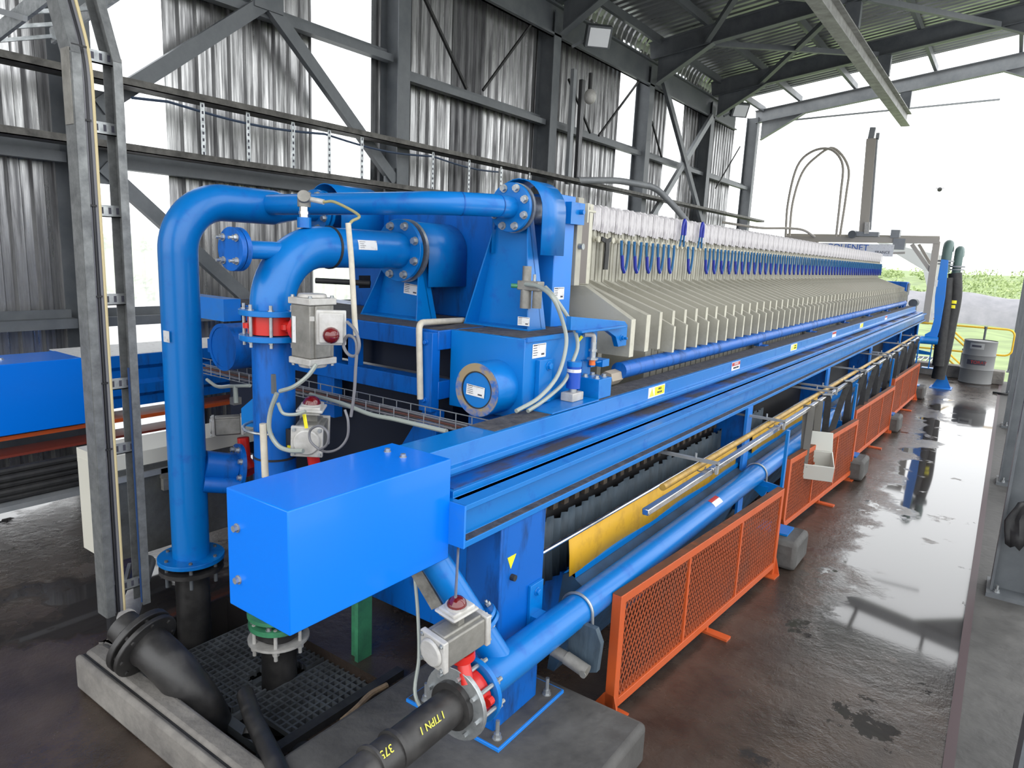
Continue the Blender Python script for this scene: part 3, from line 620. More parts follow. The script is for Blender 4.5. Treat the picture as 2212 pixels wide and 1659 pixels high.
# yoke and grey valve stub under the header
t = thing('clevis_bracket', 'dark blue bracket with a grey clevis pin below the header pipe', 'bracket', (-1.34, 2.50, .4))
MB().prism([(-1.44, .60), (-1.27, .60), (-1.24, .54), (-1.25, .40), (-1.32, .37), (-1.40, .44), (-1.40, .50), (-1.44, .50)], 'y', 2.52, 2.55).out('plate', CLOTHD, t)
MB().cyl((-1.45, 2.47, .455), (-1.38, 2.47, .445), .026, 14).cyl((-1.38, 2.47, .445), (-1.27, 2.47, .42), .030, 14).cyl((-1.275, 2.44, .42), (-1.275, 2.437, .42), .016, 12).out('pin', ALU, t)
# ---------------------------------------------------------------- valve set on the header pipe
def actuator(root, c, ax, L, r, up, box_=True, dome=True):
    """pneumatic actuator: body along ax, switch box on side 'up'"""
    c = Vector(c); ax = Vector(ax).normalized(); up = Vector(up).normalized(); sd = ax.cross(up)
    MB().bar(c-ax*L*.36, c+ax*L*.36, r*2, r*2, up).bar(c-ax*L*.355, c+ax*L*.355, r*1.3, r*2.3, up).out('body', ALU, root, bevel=.006)
    for k in (-1, 1):
        b = MB().bar(c+ax*k*L*.36, c+ax*k*L*.45, r*2.25, r*2.25, up).cyl(c+ax*k*L*.45, c+ax*k*L*.5, r*.98, 24, r2=r*.9)
        e = b.out('end_cap', ALUW, root, bevel=.004)
        for s1 in (-1, 1):
            for s2 in (-1, 1): MB().bolt(c+ax*k*L*.45+up*s1*r*.9+sd*s2*r*.9, ax*k, r*.12, r*.12).out('screw', ZINC, e)
    if box_:
        d = c+up*r*1.15
        MB().bar(d, d+up*r*.55, r*.9, r*.5, ax).out('mount', ALU, root)
        g = d+up*r*.6
        sb_ = MB().bar(g, g+up*r*.62, r*1.5, r*1.9, ax).bar(g+up*r*.2, g+up*r*.42, r*1.9, r*2.2, ax).out('switch_box', ALUW, root, bevel=.006)
        if dome:
            q = g+up*r*.6; M = Matrix.Identity(3); zz_ = up; xx = ax; yy = zz_.cross(xx)
            db = MB().ball((0,0,0), r*.66, 16, half=True, sz=1.0); db.v = [q + xx*v.x + yy*v.y + zz_*v.z for v in db.v]
            db.out('indicator_dome', REDD, root)
            MB().ring(q-up*.001, q+up*r*.1, r*.76, r*.6, 20).out('dome_collar', ALUW, root)
def wafer(root, c, ax, r, th=.05, fl=True, m0=BLUE, m1=BLUE, nb=8, ln=.10, start=.2):
    c = Vector(c); ax = Vector(ax).normalized(); a = ax.orthogonal().normalized(); b = ax.cross(a)
    v = MB().cyl(c-ax*th/2, c+ax*th/2, r*.78, 28)
    for k in range(4): q = c+(a*math.cos(k*math.pi/2+.6)+b*math.sin(k*math.pi/2+.6))*r*.86; v.cyl(q-ax*.012, q+ax*.012, r*.13, 10)
    v.out('wafer_valve', RED, root)
    for k in range(nb):
        q = c+(a*math.cos(k*2*math.pi/nb+start)+b*math.sin(k*2*math.pi/nb+start))*r*.88
        MB().cyl(q-ax*ln, q+ax*ln, .0085, 8).cyl(q+ax*(th/2+.02), q+ax*(th/2+.036), .0155, 6).cyl(q-ax*(th/2+.036), q-ax*(th/2+.02), .0155, 6).out('stud_bolt', ZINC, root)
zc = hz_(1.8)
vs_ = thing('butterfly_valve', 'red butterfly valve with grey actuator and dome on the near end of the header pipe', 'valve', (-1.40, 1.780, zc-.13))
wafer(vs_, (-1.40, 1.785, zc), (0,1,0), .125, .05, nb=8, ln=.085)
MB().ring((-1.40, 1.718, zc), (-1.40, 1.736, zc), .135, .058, 32).out('backing_flange', ZINC, vs_, bevel=.002)
MB().cyl((-1.355, 1.735, zc+.09), (-1.40, 1.750, zc+.18), .024, 12).cyl((-1.40, 1.755, zc+.165), (-1.40, 1.750, zc+.195), .048, 18).out('valve_neck', RED, vs_)
actuator(vs_, (-1.405, 1.725, zc+.255), (-.12, -.95, -.10), .25, .054, (.06,-.10,1))
tag(MB().tube(spline([at(990, 1180, Y=1.90), at(987, 1235, Y=1.8), at(984, 1290, Y=1.68)]), .005, 8).out('signal_cable', CABLE), 'dark cable dropping from the side beam to the red-black dome', 'cable')
tag(MB().tube(spline([at(896, 1245, Y=2.1), at(903, 1330, Y=2.05), at(905, 1420, Y=2.0), at(897, 1500, Y=1.95), at(930, 1560, Y=1.9)]), .008, 8).out('air_hose', HOSE), 'thin grey-green air hose hanging left of the header valve', 'hose')
# black plastic pipes
def hd(name, pts, r, lb, extra=None, n=24):
    t = thing(name, lb, 'pipe', pts[0]); MB().tube(pts, r, n).out('pipe', HDPE, t); return t
t = hd('black_pipe', [(-1.40, 1.730, zc), (-1.40, 1.570, zc-.003), (-1.40, 1.565, zc-.003), (-1.40, 1.250, zc-.012), (-1.40, 0.700, zc-.03)], .064, 'black plastic pipe with yellow handwriting bolted to the header valve')
MB().ring((-1.40, 1.695, zc), (-1.40, 1.718, zc), .088, .05, 28).out('stub_collar', HDPE, t)
MB().ring((-1.40, 1.410, zc), (-1.40, 1.425, zc), .067, .05, 28).out('weld_bead', HDPE, t); MB().ring((-1.40, 1.320, zc), (-1.40, 1.330, zc), .068, .05, 28).out('weld_bead', HDPE, t)
nrm = Vector((.62, -.2, .75)).normalized(); o_ = Vector((-1.40, 1.580, zc))+Vector((.72,0,.69))*.0655
text('I TIPN 1', .034, o_+Vector((0,-.03,0)), (0,-1,0), Vector((.69,0,-.72)), INKY, 'handwriting', t, shear=.25)
text('375', .036, Vector((-1.40, 1.355, zc-.008))+Vector((.5,0,.86))*.0705, (0,-1,0), Vector((.86,0,-.5)), INKY, 'handwriting', t, shear=.2)
# ================================================================ FILTER PLATES
NP = 120
bodyA = [(-3.38,2.535),(-2.42,2.535),(-2.405,2.52),(-2.405,2.03),(-1.96,1.80),(-1.93,1.76),(-1.93,.95),(-2.2,.75),(-3.6,.75),(-3.87,.95),(-3.87,1.76),(-3.84,1.80),(-3.395,2.03),(-3.395,2.52)]
def ear(pts): return pts + [(-5.8-x, z) for x, z in reversed(pts)]
earA = ear([(-2.41,2.035),(-1.80,1.77),(-1.80,1.595),(-1.95,1.595),(-1.95,1.70),(-2.41,1.95)])
earB = ear([(-2.41,2.05),(-1.86,1.866),(-1.86,1.62),(-1.95,1.62),(-1.95,1.76),(-2.41,1.96)])
def plate(kind, y):
    A = kind == 'A'; r = thing('filter_plate', 'x', 'filter plate', (-2.9, y, .75), 'grey filter plates packed along the press')
    MB().prism(bodyA, 'y', y-.044, y+.044).prism([(-2.43,2.53),(-2.40,2.53),(-2.40,2.03),(-2.43,2.03)], 'y', y-.012, y+.012).out('body', PLATE, r, sharp=25)
    e = earA if A else earB; th = .014 if A else .02; n = len(e)//2
    mb = MB().prism(e[:n], 'y', y-th, y+th)
    x = e[1][0]; mb.box((x-.001, y-th-.0005, e[2][1]), (x+.0015, y+th+.0005, e[1][1]), 1)
    mb.out('side_handle', [PLATE, PLATEE], r, sharp=25)
    # cloth flap folded over the top
    dz = 0 if A else .012
    vs = []
    for s_ in range(7):
        yy = y-.0515+.103*s_/6; k = .006*math.sin(s_*1.3)+(.004 if A else -.003)
        vs += [(-2.80, yy, 2.546+k), (-2.405, yy, 2.550+k), (-2.386+k, yy, 2.535), (-2.382+k*.7, yy, 2.46), (-2.386+k, yy, 2.372+dz+.006*math.sin(s_*2.1)), (-2.396+k, yy, 2.372+dz)]
    MB().add(vs, [(i*6+j, i*6+j+1, i*6+7+j, i*6+6+j) for i in range(6) for j in range(5)]).out('cloth_flap', CLOTH, r, merge=False)
    MB().cyl((-2.405, y, 2.325), (-2.365, y, 2.325), .009, 10).cyl((-2.372, y, 2.325), (-2.358, y, 2.325), .021, 14).cyl((-2.40, y, 2.325), (-2.388, y, 2.325), .021, 12).out('cloth_peg', [PLATEE], r)
    return r
pA = plate('A', 4.414); pB = plate('B', 4.520)
for p, l in ((pA, 'grey filter plate with wide pointed side handle, second in the pack from the blue head'), (pB, 'grey filter plate with narrower side handle, third in the pack from the blue head')): p['label'] = l
first = thing('filter_plate', 'first grey filter plate of the pack, next to the thick head plates', 'filter plate', (-2.9, 4.308, .75), 'grey filter plates packed along the press')
for c in pB.children: q = c.copy(); COL.objects.link(q); q.parent = first
for k in range(2, NP-1):
    r = dup(pA if k % 2 == 0 else pB, (-2.9, 4.414+.1063*k, .75))
    r['label'] = 'grey filter plate with %s side handle in the %s' % ('wide pointed' if k % 2 == 0 else 'narrower', 'near third of the pack' if k < 40 else ('middle third of the pack' if k < 80 else 'far third of the pack'))
# head plates
def head_plate(y0, y1, x1, xu, lb, eb=1.625, et=1.85):
    t = thing('head_plate', lb, 'plate', (-2.9, (y0+y1)/2, .75))
    MB().prism([(-2.9, 2.03), (xu, 2.03), (x1, et), (x1, eb), (x1-.32, eb), (x1-.32, .9), (-2.9, .9)], 'y', y0, y1).out('body', PLATE, t, bevel=.003)
    MB().box((x1, y0, eb), (x1+.002, y1, et)).out('pale_edge', PLATEE, t); return t
head_plate(3.745, 3.80, -1.80, -2.13, 'foremost grey head plate with a blue arm clamped across it')
t = head_plate(3.955, 4.01, -1.80, -2.24, 'second grey head plate with a lifting bolt on its side handle', 1.64, 1.867)
MB().cyl((-1.93, 3.955, 1.74), (-1.93, 3.87, 1.74), .018, 12).cyl((-1.93, 3.89, 1.74), (-1.93, 3.87, 1.74), .03, 12).out('lifting_bolt', ALU, t)
t = thing('head_stack', 'upright grey plates stacked between the blue head column and the first cloth flaps', 'plate', (-2.6, 4.0, 2.03))
MB().box((-3.4, 3.60, 2.03), (-2.12, 3.66, 2.54)).out('front_plate', PLATE, t, bevel=.003)
MB().box((-3.4, 3.70, 2.02), (-2.36, 4.16, 2.53)).out('recessed_plate', mat('brown_grey_plate', (.17,.15,.14), .6), t)
MB().box((-3.4, 4.18, 2.02), (-2.375, 4.23, 2.55)).out('rear_plate', PLATEE, t)
MB().box((-2.14, 3.64, 2.40), (-2.08, 3.655, 2.51)).cyl((-2.16, 3.5, 2.47), (-2.11, 3.78, 2.47), .008, 8).out('keeper_plate', PLATEE, t)
MB().cyl((-2.125, 3.63, 2.26), (-2.09, 3.63, 2.26), .018, 12).out('bolt', ZINC, t)
# loops joining neighbouring plates
def loop(y, up=False, first=False):
    s_ = MB(); g = 'blue webbing loops joining the filter plates'
    if up:
        t = thing('webbing_loop', '', 'strap', (-2.36, y, 2.32), g)
        MB().tube(spline([(-2.352, y-.045, 2.325), (-2.35, y-.03, 2.40), (-2.345, y-.028, 2.50)] + [(-2.345, y, 2.545)] + [(-2.345, y+.028, 2.50), (-2.35, y+.03, 2.40), (-2.352, y+.045, 2.325)]), .008, 8).out('webbing', STRAPB, t)
        MB().tube(spline([(-2.344, y-.028, 2.42), (-2.343, y-.027, 2.50), (-2.343, y, 2.547), (-2.343, y+.027, 2.50), (-2.344, y+.028, 2.42)]), .0125, 8).out('sleeve', STRAPD, t)
    else:
        t = thing('webbing_loop', '', 'strap', (-2.36, y, 2.12), g)
        p = spline([(-2.352, y-.058, 2.33), (-2.348, y-.054, 2.24), (-2.345, y-.030, 2.14), (-2.345, y, 2.105), (-2.345, y+.030, 2.14), (-2.348, y+.054, 2.24), (-2.352, y+.058, 2.33)], 4)
        MB().tube(p, .0105, 6).out('webbing', STRAPB, t)
        MB().tube(spline([(-2.344, y-.050, 2.225), (-2.343, y-.030, 2.14), (-2.343, y+.002, 2.102)], 4), .014, 6).out('sleeve', STRAPD, t)
    return t
L0 = loop(4.69); L0['label'] = 'blue webbing loop hanging nearest the camera on the plate pegs'
for k in range(1, 58):
    y = 4.69+.2126*k
    if abs(y-5.76) < .1 or abs(y-6.18) < .1: continue
    q = dup(L0, (-2.36, y, 2.12)); q['label'] = 'blue webbing loop hanging from the plate pegs, ' + ('left of the two flipped-up loops' if y < 5.7 else 'between the two flipped-up loops' if y < 6.18 else 'just right of the flipped-up loops' if y < 10 else 'in the far dark blue fringe')
a = loop(5.76, True); a['label'] = 'blue webbing loop flipped up over the cloth flaps, left one of two'
a = loop(6.18, True); a['label'] = 'blue webbing loop flipped up over the cloth flaps, right one of two'
t = thing('black_strap', 'single black strap hanging from the first pegs of the plate pack', 'strap', (-2.36, 4.42, 2.1))
MB().strip(spline([(-2.352, 4.33, 2.33), (-2.345, 4.40, 2.315), (-2.35, 4.46, 2.33)]), (0,.2,1), .03, .012).strip([(-2.345, 4.40, 2.32), (-2.345, 4.405, 2.26), (-2.345, 4.40, 2.12)], (0,1,0), .055, .012).out('strap', BLACK, t)
# slide tube under the handles
t = thing('slide_rail', 'round blue rail on small feet that the plate handles rest above', 'rail', (-1.86, 10, 1.46))
MB().tube([(-1.86, 3.75, 1.535), (-1.86, 17.2, 1.535)], .052, 20).out('rail', BLUED, t)
for i in range(7): y = 6.6+i*2.0; MB().box((-1.885, y-.05, 1.459), (-1.835, y+.05, 1.50)).box((-1.885, y-.015, 1.459), (-1.79, y+.10, 1.466)).out('foot', BLUED, t)
MB().cyl((-1.875, 3.62, 1.50), (-1.875, 3.76, 1.50), .045, 6).out('scuffed_end', TIMBER, t)
t = thing('tail_block', 'dark blue tail block closing the far end of the plate pack', 'press tail', (-2.9, 17.6, .2))
MB().box((-3.9, 17.25, .3), (-1.86, 17.6, 1.98)).box((-3.2, 17.15, .3), (-2.5, 17.5, 2.5)).out('block', BLUED, t, bevel=.01)
MB().cyl((-2.9, 17.6, 1.5), (-2.9, 18.6, 1.5), .14, 24).out('ram', STEELL, t)
MB().box((-1.98, 17.5, 1.5), (-1.86, 17.7, 1.8)).box((-1.9, 17.3, 1.7), (-1.84, 17.62, 1.95)).out('side_bracket', STEEL, t)
t = thing('tail_drive', 'dark motor and chain guard at the far end of the side beam', 'motor', (-1.8, 17.9, 1.3))
MB().cyl((-1.75, 17.75, 1.52), (-1.75, 18.1, 1.52), .09, 18).box((-1.95, 17.75, 1.32), (-1.7, 18.15, 1.44)).out('motor', STEEL, t)
# ================================================================ PRESS HEAD
ph = thing('press_head', 'massive blue press head frame with a gritty flat deck and round stub', 'press head', (-3, 3.0, .2))
MB().box((-4.45, 2.64, 1.70), (-2.33, 3.55, 1.80)).out('deck', BLUED, ph, bevel=.004)
MB().box((-4.40, 2.66, 1.80), (-2.34, 3.30, 1.803)).box((-2.30, 2.76, 1.80), (-1.90, 3.36, 1.803)).out('deck_grit', DUST, ph)
MB().box((-2.33, 2.735, 1.40), (-1.862, 3.40, 1.80)).out('side_block', BLUE, ph, bevel=.004)
MB().box((-1.862, 2.74, 1.785), (-1.852, 3.40, 1.806)).box((-1.87, 3.36, 1.60), (-1.84, 3.41, 1.81)).out('block_rim', BLUE, ph)
MB().box((-1.862, 2.835, 1.47), (-1.835, 2.95, 1.69)).bolt((-1.835, 2.915, 1.655), (1,0,0), .018, .014).out('side_lug', BLUE, ph, bevel=.002)
MB().box((-4.45, 2.65, 1.44), (-2.33, 2.75, 1.535)).out('lower_beam', BLUED, ph, bevel=.003)
MB().box((-2.42, 2.60, 1.38), (-2.335, 2.66, 1.79)).bolt((-2.378, 2.60, 1.74), (0,-1,0), .012, .012).bolt((-2.378, 2.60, 1.44), (0,-1,0), .012, .012).out('corner_post', BLUED, ph, bevel=.008)
MB().box((-3.30, 2.66, 1.2), (-3.15, 2.72, 1.72)).box((-3.03, 2.66, 1.5), (-2.97, 2.72, 1.72)).out('front_strut', BLUED, ph)
MB().box((-4.45, 2.98, .2), (-2.2, 3.3, 1.44)).out('lower_body', mat('blue_with_recess_shade', (.0,.05,.24), .4), ph)  # shade of the recessed lower body is put into this darker blue
MB().box((-4.4, 2.80, 1.535), (-2.34, 2.95, 1.70)).box((-4.4, 2.78, .75), (-2.34, 2.98, 1.44)).out('void_shade_panel', mat('shade_blue_black', (.004,.008,.02), .6), ph)  # near-black panels added to stand for the shade in the void under the deck
MB().box((-2.80, 2.62, .2), (-1.92, 2.78, .75)).box((-2.12, 2.64, .2), (-1.9, 2.9, 1.40)).out('front_leg', BLUED, ph, bevel=.004)
MB().prism([(-2.42, 1.38), (-2.33, 1.38), (-2.33, 1.15), (-2.55, .85), (-2.75, .85), (-2.75, .9)], 'y', 2.64, 2.70).out('knee_plate', BLUED, ph)
# round stub with scuffed ring
MB().cyl((-2.02, 2.575, 1.55), (-2.02, 2.74, 1.55), .132, 40).out('stub', BLUE, ph)
MB().ring((-2.02, 2.571, 1.55), (-2.02, 2.580, 1.55), .130, .090, 40).out('scuffed_ring', RUST, ph)
MB().ring((-2.02, 2.570, 1.55), (-2.02, 2.575, 1.55), .092, .086, 40).out('ring_groove', BLACK, ph)
def rating(parent, o, u, v, wd=.10, hg=.055, name='rating_label'):
    o, u, v = Vector(o), Vector(u).normalized(), Vector(v).normalized(); n = u.cross(v)
    c = [o-u*wd/2-v*hg/2, o+u*wd/2-v*hg/2, o+u*wd/2+v*hg/2, o-u*wd/2+v*hg/2]
    b = MB().quad(*c, th=.0012).out(name, LABEL, parent); ink = MB()
    for i in range(5):
        y0 = hg*(.36-.17*i); 
        ink.quad(*[o+n*.0013+u*(wd*a)+v*(y0+dy) for a, dy in ((-.45,0),(-.45+random.uniform(.25,.4),0),(-.45+.3,hg*.05),(-.45,hg*.05))], th=.0004)
    ink.quad(*[o+n*.0013+u*(wd*a)+v*(hg*.40+dy) for a, dy in ((-.45,0),(.45,0),(.45,hg*.04),(-.45,hg*.04))], th=.0004)
    ink.quad(*[o+n*.0013+u*(wd*a)+v*(-hg*.34+dy) for a, dy in ((.15,0),(.38,0),(.38,hg*.14),(.15,hg*.14))], th=.0004)
    ink.out('print', INK, b); return b
rating(ph, (-2.025, 2.570, 1.545), (1,0,-.06), (.06,0,1), .11, .052)
rating(ph, (-1.861, 2.86, 1.735), (0,1,0), (0,0,1), .12, .07); 
# head wall with column
MB().box((-3.75, 3.34, 1.80), (-2.12, 3.50, 2.47)).out('head_wall', BLUED, ph, bevel=.005)
MB().box((-2.30, 3.33, 1.80), (-2.10, 3.53, 2.535)).out('head_column', BLUEP, ph, bevel=.004)
MB().box((-2.13, 3.50, 2.38), (-2.09, 3.58, 2.50)).box((-2.10, 3.42, 2.38), (-2.06, 3.57, 2.50)).cyl((-2.06, 3.52, 2.45), (-2.035, 3.52, 2.45), .014, 8).out('column_bracket', BLUE, ph)
rating(ph, (-2.099, 3.40, 1.99), (0,1,0), (0,0,1), .11, .07)
MB().box((-3.2, 3.325, 1.95), (-3.0, 3.335, 2.1)).out('slot_plate', BLUE, ph)
MB().box((-2.60, 3.322, 1.97), (-2.585, 3.33, 2.04)).out('small_slot', BLACK, ph)
# arm clamping the head plate
arm = [(3.05, 1.90), (3.66, 1.845), (3.70, 1.82), (3.70, 1.70), (3.60, 1.70), (3.56, 1.76), (3.46, 1.80), (3.05, 1.83)]
MB().prism(arm, 'x', -1.83, -1.80).box((-1.80, 3.1, 1.815), (-1.76, 3.60, 1.826)).bolt((-1.80, 3.63, 1.75), (1,0,0), .014, .014, .02).out('clamp_arm', BLUE, ph, bevel=.002)
MB().box((-1.93, 3.42, 1.60), (-1.80, 3.50, 1.64)).out('small_tongue', BLUE, ph)
# pipe brackets, flanges and guards on the deck
def guard(x, y0, y1, zt, zb, r, name, parent):
    pts = [(x-r, zb)] + [(x+r*math.cos(math.pi-i*math.pi/14), zt+r*math.sin(math.pi-i*math.pi/14)) for i in range(15)] + [(x+r, zb)]
    vs = [(a, y, z) for y in (y0, y1) for a, z in pts]; n = len(pts)
    o = MB().add(vs, [(i, i+1, n+i+1, n+i) for i in range(n-1)]).out(name, BLUE, parent, sharp=50)
    s_ = o.modifiers.new('thickness', 'SOLIDIFY'); s_.thickness = .005; return o
gA = guard(-2.90, 2.995, 3.334, 2.19, 1.99, .17, 'flange_guard', ph); gC = guard(-2.21, 3.11, 3.34, 2.43, 2.20, .165, 'flange_guard', ph); gB = guard(-3.62, 2.98, 3.34, 2.42, 2.2, .165, 'flange_guard', ph)
def bracket(x, y, zt, w0, w1, name='pipe_bracket'):
    b = MB().prism([(x-w1/2, 1.803), (x+w1/2, 1.803), (x+w0/2, zt), (x-w0/2, zt)], 'y', y, y+.012)
    for k in (-1, 1):
        b.add([(x+k*w0/2, y-.002, zt), (x+k*w0/2, y+.05, zt), (x+k*w1/2+0*k, y+.05, 1.803), (x+k*w1/2, y-.12, 1.803), (x+k*(w0/2-.008), y-.002, zt), (x+k*(w0/2-.008), y+.05, zt), (x+k*(w1/2-.008), y+.05, 1.803), (x+k*(w1/2-.008), y-.12, 1.803)], [(0,1,2,3),(4,7,6,5),(0,4,5,1),(1,5,6,2),(2,6,7,3),(3,7,4,0)])
    b.box((x-w1/2, y-.12, 1.803), (x+w1/2, y+.02, 1.812)); return b.out(name, BLUE, ph, bevel=.002)
bracket(-2.93, 2.99, 2.16, .26, .46); rating(ph, (-2.86, 2.989, 1.97), (1,0,-.08), (.08,0,1), .115, .06)
bracket(-2.26, 3.14, 2.42, .20, .44); 
# ---------------------------------------------------------------- pipe sets
def flange_bolts(root, c, ax, R, n, r=.014, st_=.2, side=-1, stud=0, m_=ZINC):
    c = Vector(c); ax = Vector(ax).normalized(); a = ax.orthogonal().normalized(); b = ax.cross(a)
    for k in range(n):
        q = c+(a*math.cos(2*math.pi*k/n+st_)+b*math.sin(2*math.pi*k/n+st_))*R
        MB().bolt(q, ax*side, r, r*1.1, stud).out('bolt', m_, root)
# middle pipe A
XA, YA, ZA = -2.87, 2.05, 2.19
mp = thing('feed_pipe', 'fat middle blue pipe bending from vertical to the bolted flange on the press head', 'pipe', (XA, YA, 0))
bend = [(XA, YA, 1.885)] + arc((XA, YA+.295, 1.90), (0, -.295, 0), (0, 0, .29), math.pi/2, 14)
MB().tube(bend + [(XA, YA+.335, ZA)], .104, 32).out('bend', BLUE, mp)
MB().tube([(XA, YA+.33, ZA), (XA, 2.90, ZA)], .102, 32).out('pipe', BLUE, mp)
MB().ring((XA, YA+.335, ZA), (XA, YA+.348, ZA), .109, .09, 32).out('black_seam', BLACK, mp)
MB().cyl((XA, 2.885, ZA), (XA, 2.91, ZA), .175, 40).out('flange', BLUE, mp, bevel=.002)
MB().cyl((XA, 2.935, ZA), (XA, 2.955, ZA), .178, 40).out('counter_flange', ZINC, mp)
MB().cyl((XA, 2.955, ZA), (XA, 3.33, ZA), .12, 32).out('bellows', mat('brown_sleeve', (.12,.03,.015), .5), mp)
flange_bolts(mp, (XA, 2.885, ZA), (0,1,0), .145, 8, .018, math.pi/8)
def curved_label(parent, y0, y1, a0, a1, c, r, m_=LABEL):
    lb = MB(); n = 5
    for i in range(n):
        p = [a0+(a1-a0)*(i+k)/n for k in (0, 1)]
        lb.add([(c[0]+r*math.cos(a), y, c[1]+r*math.sin(a)) for a in p for y in (y0, y1)], [(0,1,3,2)])
    b = lb.out('rating_label', m_, parent)
    k = MB()
    for i in range(4):
        a = a0+(a1-a0)*(.2+.2*i); k.add([(c[0]+(r+.0006)*math.cos(q), y, c[1]+(r+.0006)*math.sin(q)) for q in (a, a+.02) for y in (y0+.01, y0+.04+.01*(i % 2))], [(0,1,3,2)])
    k.out('print', INK, b)
curved_label(mp, 2.50, 2.63, math.radians(-2), math.radians(26), (XA, ZA), .1035)
MB().cyl((XA, YA+.19, ZA+.09), (XA, YA+.19, ZA+.14), .034, 16).out('boss', BLUE, mp)
MB().cyl((XA, YA-.17, 2.165), (XA, YA+.12, 2.165), .042, 20).out('side_branch', BLUE, mp)
MB().cyl((XA, YA-.215, 2.165), (XA, YA-.192, 2.165), .098, 30).cyl((XA, YA-.188, 2.165), (XA, YA-.165, 2.165), .098, 30).out('blank_flange', BLUED, mp, bevel=.002)
flange_bolts(mp, (XA, YA-.215, 2.165), (0,1,0), .072, 4, .013, 0, -1, .02)
MB().ring((XA, YA, 1.862), (XA, YA, 1.888), .155, .07, 36).out('upper_flange', BLUE, mp, bevel=.002)
bv = thing('butterfly_valve', 'red butterfly valve between the blue flanges of the fat middle pipe, with upright actuator', 'valve', (XA, YA, 1.74))
wafer(bv, (XA, YA, 1.815), (0,0,1), .148, .085, nb=8, ln=.10, start=.1)
MB().cyl((XA+.10, YA, 1.815), (XA+.22, YA+.0, 1.815), .03, 14).cyl((XA+.19, YA, 1.815), (XA+.215, YA, 1.815), .06, 20).out('valve_neck', RED, bv)
actuator(bv, (XA+.295, YA, 1.815), (0,0,1), .335, .068, (1,0,0), box_=False)
bm_ = at(716, 706, Y=1.99); uu = Vector((.75, -.66, 0)).normalized()
MB().bar(bm_-uu*.02, bm_+uu*.06, .10, .13).bar(bm_+uu*.015, bm_+uu*.045, .125, .15).out('switch_box', ALUW, bv, bevel=.005)
MB().bar(at(716, 706, Y=1.99)+Vector((-.05,-.06,.035)), at(716, 706, Y=1.99)+Vector((-.035,-.075,.035)), .02, .02).out('plug', ALUW, bv); db = MB().ball((0,0,0), .036, 16, half=True, sz=1); q_ = bm_+uu*.06+Vector((0,0,-.03)); xx = Vector((0,0,1)); yy = uu.cross(xx); db.v = [q_+xx*v.x+yy*v.y+uu*v.z for v in db.v]; db.out('indicator_dome', REDD, bv)
MB().box((XA+.24, YA-.07, 1.76), (XA+.265, YA-.069, 1.88)).out('long_label', LABEL, bv)
lp = thing('feed_pipe', 'vertical blue pipe below the red valve, with a triangular lug and a bent round bar', 'pipe', (XA, YA, .3))
MB().tube([(XA, YA, 1.768), (XA, YA, .32)], .100, 32).out('pipe', BLUED, lp)
MB().ring((XA, YA, 1.742), (XA, YA, 1.768), .155, .07, 36).out('lower_flange', BLUE, lp, bevel=.002)
MB().add([(XA-.09, YA+.03, 1.50), (XA-.25, YA-.02, 1.36), (XA-.25, YA-.02, 1.27), (XA-.09, YA+.03, 1.27), (XA-.09, YA+.04, 1.50), (XA-.25, YA-.01, 1.36), (XA-.25, YA-.01, 1.27), (XA-.09, YA+.04, 1.27)], [(0,1,2,3),(4,7,6,5),(0,4,5,1),(1,5,6,2),(2,6,7,3),(3,7,4,0)]).out('lug', BLUE, lp)
MB().tube(arc((XA-.02, YA+.04, 1.30), (-.17, 0, 0), (0, -.17, 0), math.pi*.75, 14), .007, 8).out('round_bar', ZINC, lp)
MB().ring((XA, YA, 1.155), (XA, YA, 1.165), .104, .09, 30).out('cable_tie', BLACK, lp)
MB().ring((XA, YA, .31), (XA, YA, .33), .155, .07, 36).ring((XA, YA, .25), (XA, YA, .277), .15, .06, 36).out('green_flange', GREEN, lp)
flange_bolts(lp, (XA, YA, .277), (0,0,1), .125, 6, .012, .3, 1)
bk = thing('black_pipe', 'short black plastic stub with pale backing ring rising through the gratings', 'pipe', (XA, YA, -.3))
MB().tube([(XA, YA, .25), (XA, YA, -.35)], .09, 28).out('pipe', HDPE, bk); MB().cyl((XA, YA, .205), (XA, YA, .25), .125, 30).out('stub_collar', HDPE, bk)
MB().ring((XA, YA, .165), (XA, YA, .178), .155, .092, 36).out('backing_ring', ALUW, bk)
for k in range(6):
    a = k*math.pi/3+.3; MB().cyl((XA+.13*math.cos(a), YA+.13*math.sin(a), .11), (XA+.13*math.cos(a), YA+.13*math.sin(a), .28), .010, 8).cyl((XA+.13*math.cos(a), YA+.13*math.sin(a), .14), (XA+.13*math.cos(a), YA+.13*math.sin(a), .165), .018, 6).out('stud_bolt', ALUW, bk)
# far pipe B
XB, YB, ZB = -3.62, 2.01, 2.405
fp = thing('return_pipe', 'tall outer blue pipe curving over from the floor and running back above the press head', 'pipe', (XB, YB, .39))
MB().tube([(XB, YB, .42), (XB, YB, 2.12)] + arc((XB, YB+.27, 2.13), (0, -.27, 0), (0, 0, .275), math.pi/2, 16) + [(XB, 2.60, ZB)], .099, 36).out('pipe', BLUE, fp)
MB().cyl((XB, 2.60, ZB), (XB, 2.78, ZB), .099, 32, r2=.06).cyl((XB, 2.78, ZB), (XB, 2.92, ZB), .06, 24).out('reducer', BLUE, fp)
MB().cyl((XB, 2.90, ZB), (XB, 2.925, ZB), .135, 32).cyl((XB, 2.94, ZB), (XB, 2.96, ZB), .135, 32).cyl((XB, 2.96, ZB), (XB, 3.33, ZB), .08, 24).out('flange', BLUE, fp)
flange_bolts(fp, (XB, 2.90, ZB), (0,1,0), .108, 8, .016, math.pi/8)
MB().ring((XB, YB, .395), (XB, YB, .42), .178, .09, 40).out('base_flange', BLUE, fp, bevel=.002)
